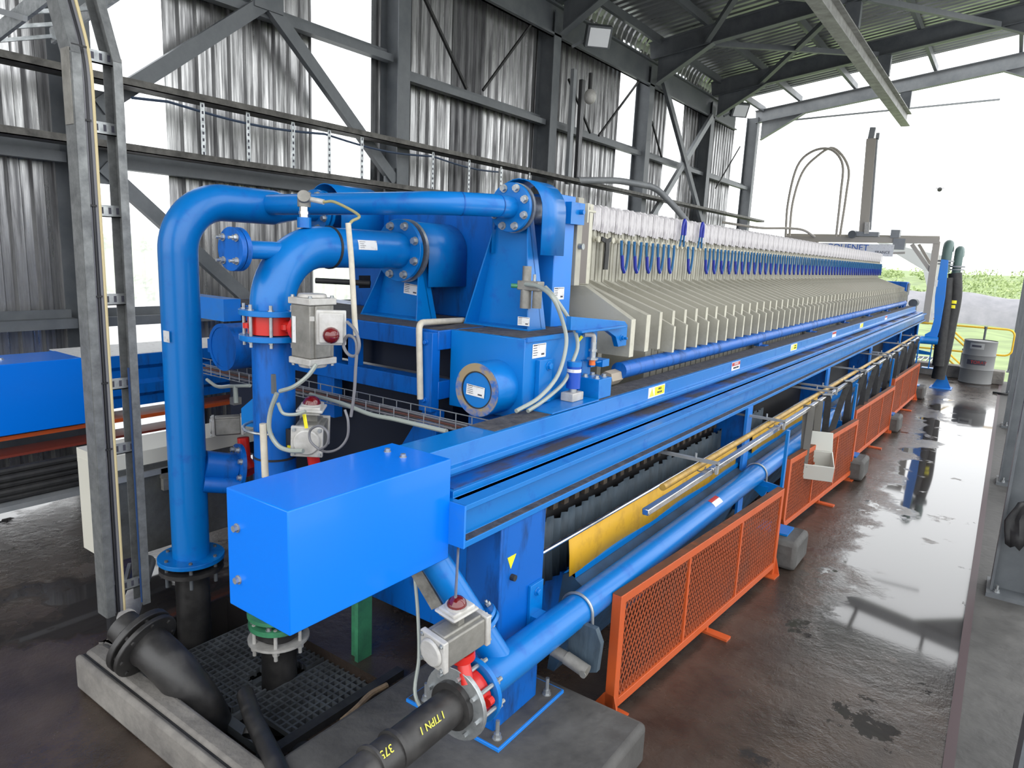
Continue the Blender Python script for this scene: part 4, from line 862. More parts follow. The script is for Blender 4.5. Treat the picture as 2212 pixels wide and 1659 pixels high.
MB().box((XB-.0, YB-.101, 1.66), (XB+.055, YB-.098, 1.72)).out('small_label', LABEL, fp)
# branch tee low on pipe B
MB().cyl(at(440, 1045, Y=YB+.05), at(520, 1050, Y=YB+.22), .048, 24).cyl(at(440, 1005, Y=YB+.08), at(508, 1012, Y=YB+.24), .085, 24).cyl(at(508, 1012, Y=YB+.24), at(516, 1012, Y=YB+.26), .145, 32).out('low_branch', BLUED, fp)
flange_bolts(fp, at(508, 1012, Y=YB+.24), (at(516, 1012, Y=YB+.26)-at(508, 1012, Y=YB+.24)), .118, 8, .014, .2)
# horizontal collector C from pipe B to the right-hand flange
XCc, YCc, ZCc = -2.21, 3.06, 2.44
cp = thing('branch_pipe', 'thinner straight blue pipe running level across to the right-hand bolted flange', 'pipe', (-2.9, 2.5, 2.35))
yb_ = 2.52
pts = [(XB+.02, yb_, ZB+.01), (-2.80, yb_, ZB+.02)] + [(-2.62+.0, yb_+.0, ZB+.022)]
path = fillet([(XB+.02, yb_, ZB+.01), (-2.33, yb_+.12, ZCc-.01), (XCc, yb_+.42, ZCc), (XCc, YCc-.02, ZCc)], .30, 6)
MB().tube(path, .0575, 28).out('pipe', BLUE, cp)
MB().cyl((XCc, YCc-.02, ZCc), (XCc, YCc+.003, ZCc), .128, 36).out('flange', BLUE, cp, bevel=.002)
MB().cyl((XCc, YCc+.02, ZCc), (XCc, YCc+.038, ZCc), .130, 36).cyl((XCc, YCc+.03, ZCc), (XCc, 3.33, ZCc), .075, 24).out('counter_flange', ZINC, cp)
flange_bolts(cp, (XCc, YCc-.02, ZCc), (0,1,0), .104, 8, .016, math.pi/8)
for k in range(3):
    i = 6+k*5
    if i+1 < len(path): d = (Vector(path[i+1])-Vector(path[i])).normalized(); MB().ring(Vector(path[i])-d*.003, Vector(path[i])+d*.003, .0595, .05, 28).out('mitre_seam', BLUED, cp)
# big horizontal blue drum behind pipe B and black stub under it
t = thing('black_pipe', 'upright black plastic pipe under the tall outer blue pipe', 'pipe', (XB, YB, -.1))
MB().tube([(XB, YB, .36), (XB, YB, -.5)], .092, 28).out('pipe', HDPE, t); MB().ring((XB, YB, .335), (XB, YB, .36), .172, .09, 36).out('stub_collar', HDPE, t)
for k in range(6):
    a = k*math.pi/3+.5; MB().cyl((XB+.145*math.cos(a), YB+.145*math.sin(a), .27), (XB+.145*math.cos(a), YB+.145*math.sin(a), .43), .010, 8).out('stud_bolt', STEEL, t)
t = thing('side_cylinder', 'horizontal dark blue cylinder end showing right of the tall outer pipe', 'cylinder', (-3.75, 2.5, 1.5))
MB().cyl((-3.78, 2.35, 1.575), (-3.78, 2.66, 1.575), .14, 32).out('barrel', BLUED, t); MB().ring((-3.78, 2.345, 1.575), (-3.78, 2.36, 1.575), .142, .12, 32).out('rim', BLUED, t)
tag(MB().box((-4.45, 2.5, 1.70), (-4.0, 2.62, 1.84)).out('guard_plate', BLUEP), 'pale blue sheet standing at the left end of the press deck', 'plate')
# level sensor on the bend and its PVC conduit
t = thing('pressure_sensor', 'stainless sensor head screwed on top of the fat middle bend', 'sensor', (XA, YA+.19, ZA+.14))
sz_ = ZA+.14; y_ = YA+.19
MB().cyl((XA, y_, sz_), (XA, y_, sz_+.05), .024, 16).cyl((XA, y_, sz_+.015), (XA, y_, sz_+.028), .028, 16).out('thread', CHROME, t)
MB().cyl((XA, y_, sz_+.05), (XA, y_, sz_+.115), .032, 18).cyl((XA, y_, sz_+.085), (XA+.03, y_-.025, sz_+.10), .03, 16).out('head', ALU, t)
MB().cyl((XA+.02, y_, sz_+.09), (XA+.11, y_+.03, sz_+.075), .013, 12).out('plug', ALUW, t)
q0 = Vector((XA+.11, y_+.03, sz_+.075))
tag(MB().tube(spline([q0, q0+Vector((.06,.02,0)), at(775, 465, Y=2.3), at(760, 478, Y=2.25), at(751, 492, Y=2.22)]), .007, 8).out('sensor_cable', mat('dull_yellow_grey_cable', (.32,.29,.14), .5)), 'dull yellowish sensor cable running to the top of the long white conduit', 'cable')
tag(MB().tube([at(752, 482, Y=2.2), at(759, 560, Y=2.2), at(766, 690, Y=2.2), at(769, 725, Y=2.2)], .013, 12).out('pvc_conduit', PVC), 'long cream PVC conduit standing in front of the deck bracket', 'conduit')
tag(MB().tube(fillet([at(1000, 692, Z=1.815), at(905, 697, Y=2.58), at(908, 862, Y=2.58)], .045, 6), .0165, 14).out('pvc_conduit', PVC), 'cream PVC conduit with an elbow clipped to the blue corner post', 'conduit')
# black switch rod behind the middle pipe
tag(MB().cyl(at(682, 606, Y=2.9), at(800, 612, Y=3.1), .018, 12).box(at(775, 595, Y=3.1), at(800, 622, Y=3.2)).out('cylinder_switch', BLACK), 'black rod and block lying behind the fat middle pipe above the deck', 'switch')
# wire basket tray
t = thing('wire_basket_tray', 'galvanised wire basket cable tray crossing in front of the press head', 'cable tray', (-3.1, 2.5, 1.36))
ws = []; mbk = MB(); za, zb = 1.37, 1.43
for y in (2.40, 2.46, 2.52):
    mbk.tube([(-4.3, y, za), (-1.88, y, za)], .003, 6)
for y in (2.40, 2.52):
    mbk.tube([(-4.3, y, zb), (-1.9, y, zb)], .003, 6)
x = -4.3
while x < -1.9:
    mbk.tube([(x, 2.40, zb), (x, 2.40, za-.003), (x, 2.52, za-.003), (x, 2.52, zb)], .0028, 5); x += .10
mbk.out('basket', ZINC, t)
for k in range(5): MB().tube([(-4.2+.1*i, 2.42+.022*k+.004*math.sin(i+k), za+.012+.01*(k % 2)) for i in range(23)], .006, 6).out('cable', [CABLE, mat('copper_cable_%d' % k, (.10,.04,.03), .5), HOSE][k % 3], t)
tag(MB().tube(spline([at(670, 852, Y=2.33), at(740, 872, Y=2.33), at(800, 895, Y=2.33), at(850, 905, Y=2.33), at(905, 918, Y=2.33), at(965, 932, Y=2.33)]), .011, 10).out('flexible_conduit', HOSE), 'grey-green flexible conduit tied along the front of the wire basket', 'conduit')
# air treatment unit on the bracket
t = thing('air_treatment_unit', 'grey air filter regulator with two bowls mounted on the right-hand pipe bracket', 'regulator', (-2.03, 3.08, 1.92))
fx, fy = -2.06, 3.04
MB().cyl((fx-.02, fy, 2.06), (fx-.02, fy, 2.14), .024, 18).out('knob', ALU, t)
MB().box((fx-.06, fy-.03, 2.015), (fx+.075, fy+.03, 2.065)).out('body', ALU, t, bevel=.005)
MB().cyl((fx-.02, fy, 1.92), (fx-.02, fy, 2.02), .030, 18).out('bowl', ALU, t); MB().cyl((fx+.045, fy+.01, 1.925), (fx+.045, fy+.01, 2.02), .025, 18).out('bowl', ALU, t)
MB().cyl((fx-.06, fy-.02, 2.035), (fx-.09, fy-.04, 2.035), .012, 10).out('port', GREEN, t); MB().cyl((fx+.03, fy, 2.065), (fx+.03, fy, 2.10), .008, 8).out('gauge_stem', ZINC, t)
rating(ph, (-2.055, 2.995, 1.855), (1,.12,0), (0,0,1), .07, .045)
ha = spline([at(1135, 614, Y=3.0), at(1165, 620, Y=2.97), at(1195, 645, X=-1.84), at(1217, 700, X=-1.82), at(1223, 745, X=-1.80), at(1205, 810, X=-1.79), at(1165, 858, X=-1.79), at(1115, 888, X=-1.80)])
tag(MB().tube(ha, .0105, 10).out('air_hose', HOSE), 'outer grey-green hose looping from the air unit down to the beam ledge', 'hose')
hb = spline([at(1178, 620, Y=3.06), at(1200, 645, X=-1.9), at(1235, 700, X=-1.83), at(1248, 745, X=-1.80), at(1236, 785, X=-1.79)])
tag(MB().tube(hb, .0105, 10).out('air_hose', HOSE), 'inner grey-green hose running from the air unit to the blue canister', 'hose')
tag(MB().tube(spline([at(1232, 800, X=-1.80), at(1215, 830, X=-1.79), at(1175, 865, X=-1.78), at(1140, 888, X=-1.78)]), .010, 10).out('air_hose', HOSE), 'short grey hose running down behind the blue canister', 'hose')
t = thing('blue_canister', 'small blue canister on a white valve block on the beam ledge', 'canister', (-1.775, 3.07, 1.46))
MB().box((-1.85, 2.74, 1.459), (-1.69, 3.2, 1.466)).out('foot_plate', BLUE, t)
MB().box((-1.82, 3.02, 1.466), (-1.745, 3.13, 1.51)).out('valve_block', ALUW, t, bevel=.004); MB().cyl((-1.78, 3.075, 1.51), (-1.78, 3.075, 1.53), .02, 14).out('neck', ZINC, t)
MB().cyl((-1.78, 3.075, 1.53), (-1.78, 3.075, 1.645), .037, 24).out('canister', mat('canister_blue', (.01,.07,.42), .3, 0), t); MB().ring((-1.78, 3.075, 1.615), (-1.78, 3.075, 1.632), .0378, .03, 24).out('band', LABEL, t); MB().cyl((-1.78, 3.075, 1.645), (-1.78, 3.075, 1.67), .039, 24).out('cap', BLUE, t)
t = thing('sensor_block', 'blue cube with four zinc bolts on the beam ledge beside the canister', 'block', (-1.77, 3.32, 1.46))
MB().box((-1.835, 3.22, 1.459), (-1.705, 3.36, 1.565)).out('block', BLUE, t, bevel=.003)
for x, y in ((-1.81, 3.25), (-1.74, 3.25), (-1.81, 3.33), (-1.74, 3.33)): MB().bolt((x, y, 1.565), (0,0,1), .013, .012).out('bolt', ZINC, t)
t = thing('proximity_sensor', 'upright sensor with orange tip and yellow-tagged cable behind the blue cube', 'sensor', (-1.86, 3.32, 1.6))
sx, sy = -1.80, 3.30
MB().cyl((sx, sy, 1.625), (sx, sy, 1.655), .018, 16).out('tip', mat('orange_tip', (.8,.16,.03), .4), t); MB().cyl((sx, sy, 1.655), (sx, sy, 1.665), .032, 6).cyl((sx, sy, 1.665), (sx, sy, 1.75), .016, 14).cyl((sx, sy, 1.70), (sx, sy, 1.712), .024, 6).out('barrel', ZINC, t)
MB().tube(fillet([(sx, sy, 1.75), (sx, sy, 1.79), (sx-.04, sy-.03, 1.79)], .02), .014, 12).out('elbow_plug', ALUW, t); MB().bar((sx-.05, sy-.04, 1.78), (sx-.075, sy-.07, 1.73), .006, .016).out('tag', YTAG, t)
MB().box((sx-.06, sy+.0, 1.64), (sx+.03, sy+.05, 1.646)).box((sx-.065, sy-.01, 1.459), (sx-.055, sy+.05, 1.646)).out('holder', BLUE, t)
# ================================================================ ORANGE BARRIERS
def barrier(p, q, lb, full=True):
    """p, q: floor points of near and far end (aisle side)"""
    p = Vector((*p, 0)); q = Vector((*q, 0)); d = (q-p).normalized(); n = Vector((d.y, -d.x, 0)); L = (q-p).length; lean = 0.0
    t = thing('mesh_barrier', lb, 'barrier', (p+q)/2, 'orange mesh barriers along the aisle')
    def P(s_, o, z): return p + d*s_ + n*(o + lean*z/.65) + Vector((0,0,z))
    zb, zt, fw, dp = .055, .65, .045, .05
    def bx(s0, s1, z0, z1, o0, o1):
        return [P(s, o, z) for z in (z0, z1) for s, o in ((s0,o0),(s1,o0),(s1,o1),(s0,o1))], [(0,3,2,1),(4,5,6,7),(0,1,5,4),(1,2,6,5),(2,3,7,6),(3,0,4,7)]
    m_ = MB().add(*bx(0, fw, .0, zt, -dp, 0)).add(*bx(L-fw, L, .0, zt, -dp, 0)).add(*bx(fw, L-fw, zb, zb+fw, -dp, 0)).add(*bx(fw, L-fw, zt-fw, zt, -dp, 0))
    m_.out('frame', ORANGE, t, bevel=.002)
    MB().add(*bx(.0, L, zt, zt+.002, -dp, -.004)).out('top_grime', ORANGED, t)
    for k in (1, 2): MB().add(*bx(L*k/3-.011, L*k/3+.011, zb+fw, zt-fw, -.02, -.002)).out('mullion', ORANGE, t)
    # expanded metal
    ms = MB(); cw, chh = .034, .062; z0, z1, s0, s1 = zb+fw-.004, zt-fw+.004, fw-.004, L-fw+.004
    for fam in (1, -1):
        c = -int((z1-z0)/chh)-2
        while c*cw < s1+1:
            # line: s = s0 + c*cw + fam*(z-z0)*cw/chh
            a0 = s0+c*cw; zz0, zz1 = z0, z1; sa = a0; sb_ = a0+fam*(z1-z0)*cw/chh
            if fam < 0: sa, sb_ = a0+ (z1-z0)*cw/chh, a0
            # clip in s
            pts_ = []
            for (s_, z) in ((sa, z0), (sb_, z1)):
                pts_.append([s_, z])
            (sA, zA), (sB, zB) = pts_
            lo, hi = 0., 1.
            ds = sB-sA
            if abs(ds) > 1e-9:
                t0, t1 = (s0-sA)/ds, (s1-sA)/ds; lo = max(lo, min(t0, t1)); hi = min(hi, max(t0, t1))
            if hi > lo+.01:
                A = P(sA+ds*lo, -.012, zA+(zB-zA)*lo); B = P(sA+ds*hi, -.012, zA+(zB-zA)*hi)
                ms.bar(A, B, .0055, .005, n)
            c += 1
    ms.out('expanded_mesh', ORANGEM, t, merge=False)
    for s_ in (0, L-.006):
        MB().add([P(s_, -.14, 0), P(s_, .035, 0), P(s_, 0, .13), P(s_, -dp-.005, .13), P(s_+.006, -.14, 0), P(s_+.006, .035, 0), P(s_+.006, 0, .13), P(s_+.006, -dp-.005, .13)], [(0,1,2,3),(4,7,6,5),(0,4,5,1),(1,5,6,2),(2,6,7,3),(3,7,4,0)]).add(*bx(s_-(.0 if s_ == 0 else .1), s_+(.1 if s_ == 0 else .006), .0, .008, -.14, .035)).out('end_foot', ORANGE, t)
    MB().add(*bx(L/2-.03, L/2+.03, 0, .014, -.12, .12)).add(*bx(L/2-.012, L/2+.012, .014, zb, -.04, -.015)).out('middle_foot', ORANGE, t)
    return t
barrier((-1.275, 2.775), (-1.11, 4.99), 'nearest orange mesh barrier, beside the header pipe')
barrier((-1.27, 5.80), (-1.115, 7.93), 'second orange mesh barrier, behind the hanging white container')
barrier((-1.22, 8.45), (-1.115, 10.72), 'third orange mesh barrier from the camera')
barrier((-1.20, 11.4), (-1.12, 13.9), 'fourth orange mesh barrier from the camera')
for i, y in enumerate((5.29, 8.07, 10.9, 14.15)):
    n = ['nearest', 'second', 'third', 'farthest'][i]
    tag(MB().box((-1.62, y-.19, 0), (-1.0, y+.19, .22)).out('concrete_block', CONCD, bevel=.035), '%s rounded concrete plinth block standing in the gap between the orange barriers' % n, 'concrete block')
# concrete pad, pit kerb
tag(MB().box((-2.1, .6, 0), (-1.03, 2.62, .2)).out('concrete_pad', CONCD, bevel=.03), 'low concrete pad under the front blue post', 'concrete pad')
t = thing('pit_kerb', 'pale rounded concrete kerb with a groove along the near side of the pit', 'kerb', (-2.9, 1.38, 0))
MB().box((-3.47, 1.31, 0), (-2.0, 1.352, .178)).box((-3.47, 1.358, 0), (-2.0, 1.455, .182)).box((-3.47, 1.455, 0), (-3.36, 1.62, .182)).out('kerb', CONC, t, bevel=.02)
MB().box((-3.46, 1.35, .1), (-2.0, 1.36, .168)).out('groove', BLACK, t)
# gratings over the pit
def grating(x0, x1, y0, y1, z, lb, cut=None):
    t = thing('floor_grating', lb, 'grating', ((x0+x1)/2, (y0+y1)/2, z-.03))
    g = MB(); p = .040
    def inside(x, y): return cut and cut[0] < x < cut[1] and cut[2] < y < cut[3]
    nx = int(round((x1-x0)/p)); ny = int(round((y1-y0)/p))
    for i in range(nx+1):
        x = x0+(x1-x0)*i/nx
        if cut and cut[0] < x < cut[1]:
            if cut[2] > y0: g.box((x-.0055, y0, z-.03), (x+.0055, cut[2], z))
            if cut[3] < y1: g.box((x-.0055, cut[3], z-.03), (x+.0055, y1, z))
        else: g.box((x-.0055, y0, z-.03), (x+.0055, y1, z))
    for j in range(ny+1):
        y = y0+(y1-y0)*j/ny
        if cut and cut[2] < y < cut[3]:
            if cut[0] > x0: g.box((x0, y-.0055, z-.03), (cut[0], y+.0055, z-.001))
            if cut[1] < x1: g.box((cut[1], y-.0055, z-.03), (x1, y+.0055, z-.001))
        else: g.box((x0, y-.0055, z-.03), (x1, y+.0055, z-.001))
    g.out('grid', mat('moulded_grating', (.045,.048,.052), .5, 0, (.09,.10,.11), 9, .2), t, merge=False); return t
grating(-2.78, -2.36, 1.80, 2.40, -.05, 'black moulded floor grating with square holes right of the green-flanged stub')
grating(-3.44, -2.82, 1.74, 2.40, -.05, 'black moulded floor grating between the two upright black pipes', (-2.99, -2.7, 1.93, 2.18))
tag(MB().box((-3.30, 1.68, -.13), (-2.38, 1.73, -.085)).box((-2.98, 1.73, -.13), (-2.94, 2.3, -.085)).box((-2.84, 1.73, -.13), (-2.80, 2.3, -.085)).out('grating_joist', STEEL), 'dark grey steel joist carrying the gratings over the pit', 'joist')
tag(MB().box((-2.66, 2.36, .0), (-2.60, 2.41, .55)).box((-2.60, 2.33, .0), (-2.575, 2.43, .55)).out('green_stand', GREEN), 'green steel stand leg behind the lower corner of the cover box', 'stand')
# black pipe run in the pit foreground
t = thing('black_pipe', 'thick black plastic elbow with a big bolted flange diving into the pit', 'pipe', (-3.1, 1.5, .0))
f0 = at(308, 1388, Z=.34); path_ = [at(330, 1402, Z=.325), at(368, 1438, Z=.27), at(410, 1488, Z=.16), at(442, 1535, Z=.02), at(462, 1575, Z=-.18), at(470, 1610, Z=-.42)]
dn = (path_[1]-f0).normalized()
MB().tube(spline([f0+dn*.03] + path_, 5), .094, 28).out('pipe', HDPE, t)
for k, (a, b, r) in enumerate(((-.035, -.005, .160), (.012, .034, .158))): MB().ring(f0+dn*a, f0+dn*b, r, .07, 36).out('flange', HDPE, t, bevel=.004)
ua = dn.orthogonal().normalized(); ub = dn.cross(ua)
for k in range(8):
    q = f0+(ua*math.cos(k*math.pi/4)+ub*math.sin(k*math.pi/4))*.134; MB().cyl(q-dn*.045, q+dn*.042, .010, 8).out('stud_bolt', HDPE, t)
MB().cyl(f0-dn*.03, f0-dn*.14, .078, 24).out('upper_pipe', HDPE, t)
tag(MB().cyl(at(318, 1215, Z=.16), at(275, 1335, Z=.26), .05, 20).out('pale_pipe', mat('pale_sleeve', (.38,.37,.36), .5, 0, (.2,.19,.19), 10)), 'pale grey pipe lying behind the foot of the hanging cable ladder', 'pipe')
tag(MB().bar(at(262, 1220, Z=.12), at(240, 1310, Z=.12), .02, .04).bar(at(280, 1222, Z=.12), at(256, 1315, Z=.12), .02, .04).out('floor_channel', STEELL), 'pair of short steel channels lying beside the pale pipe', 'channel')
t = thing('black_pipe', 'thin black plastic pipe with an elbow rising at the bottom edge of the pit', 'pipe', (-2.45, 1.6, -.1))
MB().tube(fillet([at(530, 1500, Y=1.72), at(548, 1555, Y=1.62), at(600, 1660, Y=1.45), at(650, 1800, Y=1.3)], .05), .040, 20).out('pipe', HDPE, t)
a = at(549, 1575, Y=1.60); MB().ring(a-Vector((.0,.0,.004)), a+Vector((.012,-.02,-.02)), .043, .03, 20).out('weld_bead', HDPE, t)
# worn rubber saddles right of the gratings
def saddle(pts, r, lb, edge):
    t = thing('rubber_saddle', lb, 'rubber part', pts[0])
    MB().tube(spline(pts, 5), r, 20).out('body', BLACK, t); MB().tube(spline(edge, 5), .014, 8).out('worn_edge', RUBBERT, t)
saddle([(-2.10, 2.10, .02), (-2.06, 1.95, .05), (-2.02, 1.78, .02), (-1.98, 1.62, -.05)], [.05,.08,.09,.085,.085,.085,.09,.085,.08,.08,.08,.09,.10,.10,.09,.08], 'black rubber lump with a worn tan rim right of the grating', [at(836, 1480, Z=.12), at(800, 1500, Z=.12), at(770, 1530, Z=.12), at(738, 1558, Z=.11)])
saddle([(-2.26, 1.74, -.06), (-2.16, 1.64, -.02), (-2.06, 1.50, -.02), (-2.0, 1.35, -.08)], .085, 'lower black rubber lump with a wavy tan rim at the bottom edge', [at(775, 1585, Z=.06), at(735, 1590, Z=.05), at(700, 1610, Z=.04), at(660, 1622, Z=.03), at(630, 1650, Z=.02)])
tag(MB().box((-2.35, 1.2, -.3), (-2.30, 2.4, .04)).out('black_channel', BLACK), 'black rubber-lined channel edge along the right of the grating', 'channel')
# ================================================================ HANGING STRAPS AND CONTAINER
def hang(y, x, ln, wd, lb, m_=BLACK, slack=.02, loopw=.05, z0=1.0):
    t = thing('hanging_strap', lb, 'strap', (x, y, z0-ln))
    MB().strip([(x, y, 1.04), (x+.022, y+.0, 1.035), (x+.024, y, .97), (x+.02+slack, y+.01, z0-ln*.6), (x+.02, y-.005, z0-ln), (x+.01, y+.03, z0-ln-.012), (x+.0, y+loopw, z0-ln), (x-.01+slack*.5, y+loopw*.6, z0-ln*.5), (x-.022, y+.02, .99), (x-.02, y+.01, 1.04)], (1,.2,0), wd, .006).out('strap', m_, t)
    return t
hang(6.22, -1.27, .50, .055, 'grey webbing strap holding the left side of the white container', WEB, .0)
hang(6.52, -1.27, .50, .06, 'grey webbing strap holding the right side of the white container', WEB, .01)
names = ['first', 'second', 'third', 'fourth', 'fifth', 'sixth', 'seventh', 'eighth']
ys_ = (6.85, 7.9, 8.8, 9.7, 10.6, 11.5, 12.5, 13.5, 14.4)
for i in range(8):
    y, y2 = ys_[i], ys_[i+1]; ln = .42 if i else .50
    t = thing('hanging_strap', '%s black strap garland from the camera slung from the square tube' % names[i], 'strap', (-1.26, y, 1.0-ln))
    MB().strip(spline([(-1.262, y, 1.042), (-1.245, y+.01, 1.0), (-1.24, y+.02, .8), (-1.245, y+.05, 1.0-ln), (-1.245, y+.13, .995-ln), (-1.24, y+.22, 1.02-ln), (-1.245, y+(y2-y)*.62, .84), (-1.25, y+(y2-y)*.93, 1.02)], 4), (1,.25,0), .058, .006).out('strap', BLACK, t)
    MB().bar((-1.30, y, 1.045), (-1.22, y+.06, 1.05), .05, .01).out('clip', STEELL, t)
t = thing('white_container', 'open off-white plastic container hanging in grey straps above the second barrier', 'container', (-1.17, 6.45, .4))
c0 = Vector((-1.18, 6.40, .42)); ux = Vector((.95, .30, .0)).normalized(); uy = Vector((-.25, .80, .25)).normalized(); uz = ux.cross(uy)
def cp_(a, b, c): return c0+ux*a+uy*b+uz*c
def cbox(a0, a1, b0, b1, z0, z1, tp=0): 
    return [cp_(a0+tp, b0+tp, z0), cp_(a1-tp, b0+tp, z0), cp_(a1-tp, b1-tp, z0), cp_(a0+tp, b1-tp, z0), cp_(a0, b0, z1), cp_(a1, b0, z1), cp_(a1, b1, z1), cp_(a0, b1, z1)]
F6 = [(0,3,2,1),(4,5,6,7),(0,1,5,4),(1,2,6,5),(2,3,7,6),(3,0,4,7)]
w_, l_, h_ = .12, .13, .15
MB().add(cbox(-w_, w_, -l_, l_, -.0, .008, .01), F6).add(cbox(-w_, w_, -l_, -l_+.008, 0, h_), F6).add(cbox(-w_, w_, l_-.008, l_, 0, h_), F6).add(cbox(-w_, -w_+.008, -l_, l_, 0, h_), F6).add(cbox(w_-.008, w_, -l_, l_, 0, h_), F6).out('tub', WHITEP, t, bevel=.004)
lid = [cp_(-w_, l_, h_), cp_(w_, l_, h_), cp_(w_*.9, l_+.06, h_+.16), cp_(-w_*.9, l_+.06, h_+.16)]
MB().quad(*lid, th=.008).out('raised_lid', WHITEP, t, bevel=.003)
MB().bar(cp_(-.05, -.02, .03), cp_(.05, -.0, .05), .03, .02).bar(cp_(-.01, .03, .04), cp_(.03, -.06, .04), .02, .02).out('dark_scraps', BLACK, t)
# ================================================================ FAR END: GANTRY, HOSE STAND, DRUM, HANDRAIL
GB = mat('grey_beige_steel', (.40,.37,.33), .5)  # far-end haze is put into the colour, so the steel is paler
YG = 18.5
t = thing('plate_shifter_gantry', 'grey gantry frame spanning the far end of the press with a lettered sign', 'gantry', (-2.9, YG, .9))
MB().bar(at(2024, 522, Y=YG), at(1999, 700, Y=YG), .14, .14).out('leg', GB, t)
MB().bar(at(1700, 516, Y=YG), at(2030, 520, Y=YG), .16, .13).bar(at(1700, 508, Y=YG+.3), at(2030, 514, Y=YG+.3), .1, .08).out('cross_beam', GB, t)
MB().bar(at(1970, 528, Y=YG), at(2010, 585, Y=YG), .09, .08).out('knee_brace', GB, t); MB().bar(at(1985, 528, Y=YG+.25), at(2010, 570, Y=YG+.25), .07, .06).out('knee_brace', GB, t)
MB().box((-4.2, YG-.05, .9), (-4.05, YG+.1, 2.9)).out('leg', GB, t)
MB().box(at(1925, 496, Y=YG-.1), at(1945, 515, Y=YG+.15)).box(at(1835, 500, Y=YG-.12), at(1900, 512, Y=YG+.1)).box(at(1930, 515, Y=YG-.1), at(1955, 540, Y=YG+.1)).out('trolley', STEELL, t)
MB().cyl(at(1840, 506, Y=YG-.2), at(1850, 506, Y=YG+.2), .09, 14).out('wheel', STEEL, t)
tl, br = at(1700, 522, Y=YG-.12), at(1930, 543, Y=YG-.12)
sg = MB().box((tl.x, YG-.14, tl.z-.28), (br.x, YG-.11, tl.z-.005)).out('sign_board', LABEL, t)
text('JACQUENET', .20, ((tl.x*.45+br.x*.55), YG-.142, tl.z-.10), (1,0,0), (0,0,1), INKB, 'sign_lettering', sg, th=.002)
text('FRANCE', .085, (br.x-.22, YG-.142, tl.z-.19), (1,0,0), (0,0,1), INK, 'sign_lettering', sg, th=.002)
MB().bar(at(1870, 549, Y=YG-.1), at(1955, 546, Y=YG-.1), .05, .05).out('lower_bar', GB, t)
t = thing('washing_mast', 'tall upright grey-beige mast standing on the gantry against the sky', 'mast', at(1866, 505, Y=YG))
a, b = at(1866, 506, Y=YG), at(1883, 300, Y=YG); MB().bar(a, b, .20, .16, up=(0,1,0)).out('mast', GB, t)
MB().bar(a+Vector((.12,0,.1)), b+Vector((.11,0,.0)), .05, .10, up=(0,1,0)).bar(b+Vector((-.02,0,0)), b+Vector((.0,0,.25)), .12, .1, up=(0,1,0)).bar(b+Vector((.12,0,-.02)), b+Vector((.12,0,.12)), .07, .1, up=(0,1,0)).out('guide_rail', STEELL, t)
MB().bar(at(1872, 505, Y=YG-.1), at(1874, 480, Y=YG-.1), .10, .08, up=(0,1,0)).out('pale_cover', ALUW, t)
for k, (xs, lb) in enumerate((((1697, 1702, 1722, 1755, 1795, 1820, 1816, 1806), 'left thin arched hose standing up from the gantry'), ((1705, 1712, 1732, 1762, 1800, 1832, 1828, 1814), 'right thin arched hose standing up from the gantry'))):
    ys = ((515, 440, 360, 327, 323, 355, 420, 512), (515, 440, 375, 340, 320, 360, 420, 512))[k]
    tag(MB().tube(spline([at(x, y, Y=YG+.1*k) for x, y in zip(xs, ys)], 6), .03, 8).out('arched_hose', GB), lb, 'hose')
# handrail along the top cable tray at the far side
t = thing('cable_chain', 'low arched cable chain on the gantry left of the lettered sign', 'cable chain', at(1700, 500, Y=18))
MB().tube(spline([at(1560, 480, Y=17), at(1640, 492, Y=17.5), at(1700, 493, Y=18), at(1735, 497, Y=18.2), at(1760, 512, Y=18.4)], 6), .03, 8).out('chain', GB, t)
# white screened chute outside
tag(MB().quad((-1.55, 20.5, 1.2), (-1.35, 20.5, 1.2), (-1.35, 20.5, 2.05), (-1.9, 20.5, 2.25), th=.05).quad((-3.3, 21.5, 3.0), (-1.5, 21.0, 2.0), (-1.5, 21.0, 2.6), (-2.6, 21.5, 3.1), th=.04).out('pale_canopy', mat('pale_sheet', (.75,.77,.75), .6)), 'pale sheet canopy outside seen through the gantry brace', 'canopy')
# blue hose stand with two thick black hoses
YH = 15.4
t = thing('hose_stand', 'tall blue hose stand with gusseted foot near the drum', 'stand', (-.87, YH, 0))
hs = [at(x, y, Y=YH) for x, y in ((2033, 560), (2049, 562), (2042, 640), (2031, 705), (2023, 735), (2016, 742), (1998, 742), (1998, 722), (2010, 716), (2018, 690), (2020, 640), (2026, 600))]
MB().prism([(p.x, p.z) for p in hs], 'y', YH-.03, YH+.05).out('back_plate', BLUEP, t, bevel=.004)
MB().box((-.89, YH+.34, 0), (-.82, YH+.41, 1.0)).out('post', BLUE, t)
MB().box((-1.05, YH+.18, 0), (-.68, YH+.56, .015)).out('foot_plate', BLUEP, t)
MB().prism([(-1.02, .015), (-.70, .015), (-.84, .32), (-.88, .32)], 'y', YH+.33, YH+.345).out('gusset', BLUE, t)
a = at(2020, 605, Y=YH-.03); MB().box((a.x, YH-.034, a.z-.12), (a.x+.05, YH-.03, a.z)).out('label', LABEL, t)
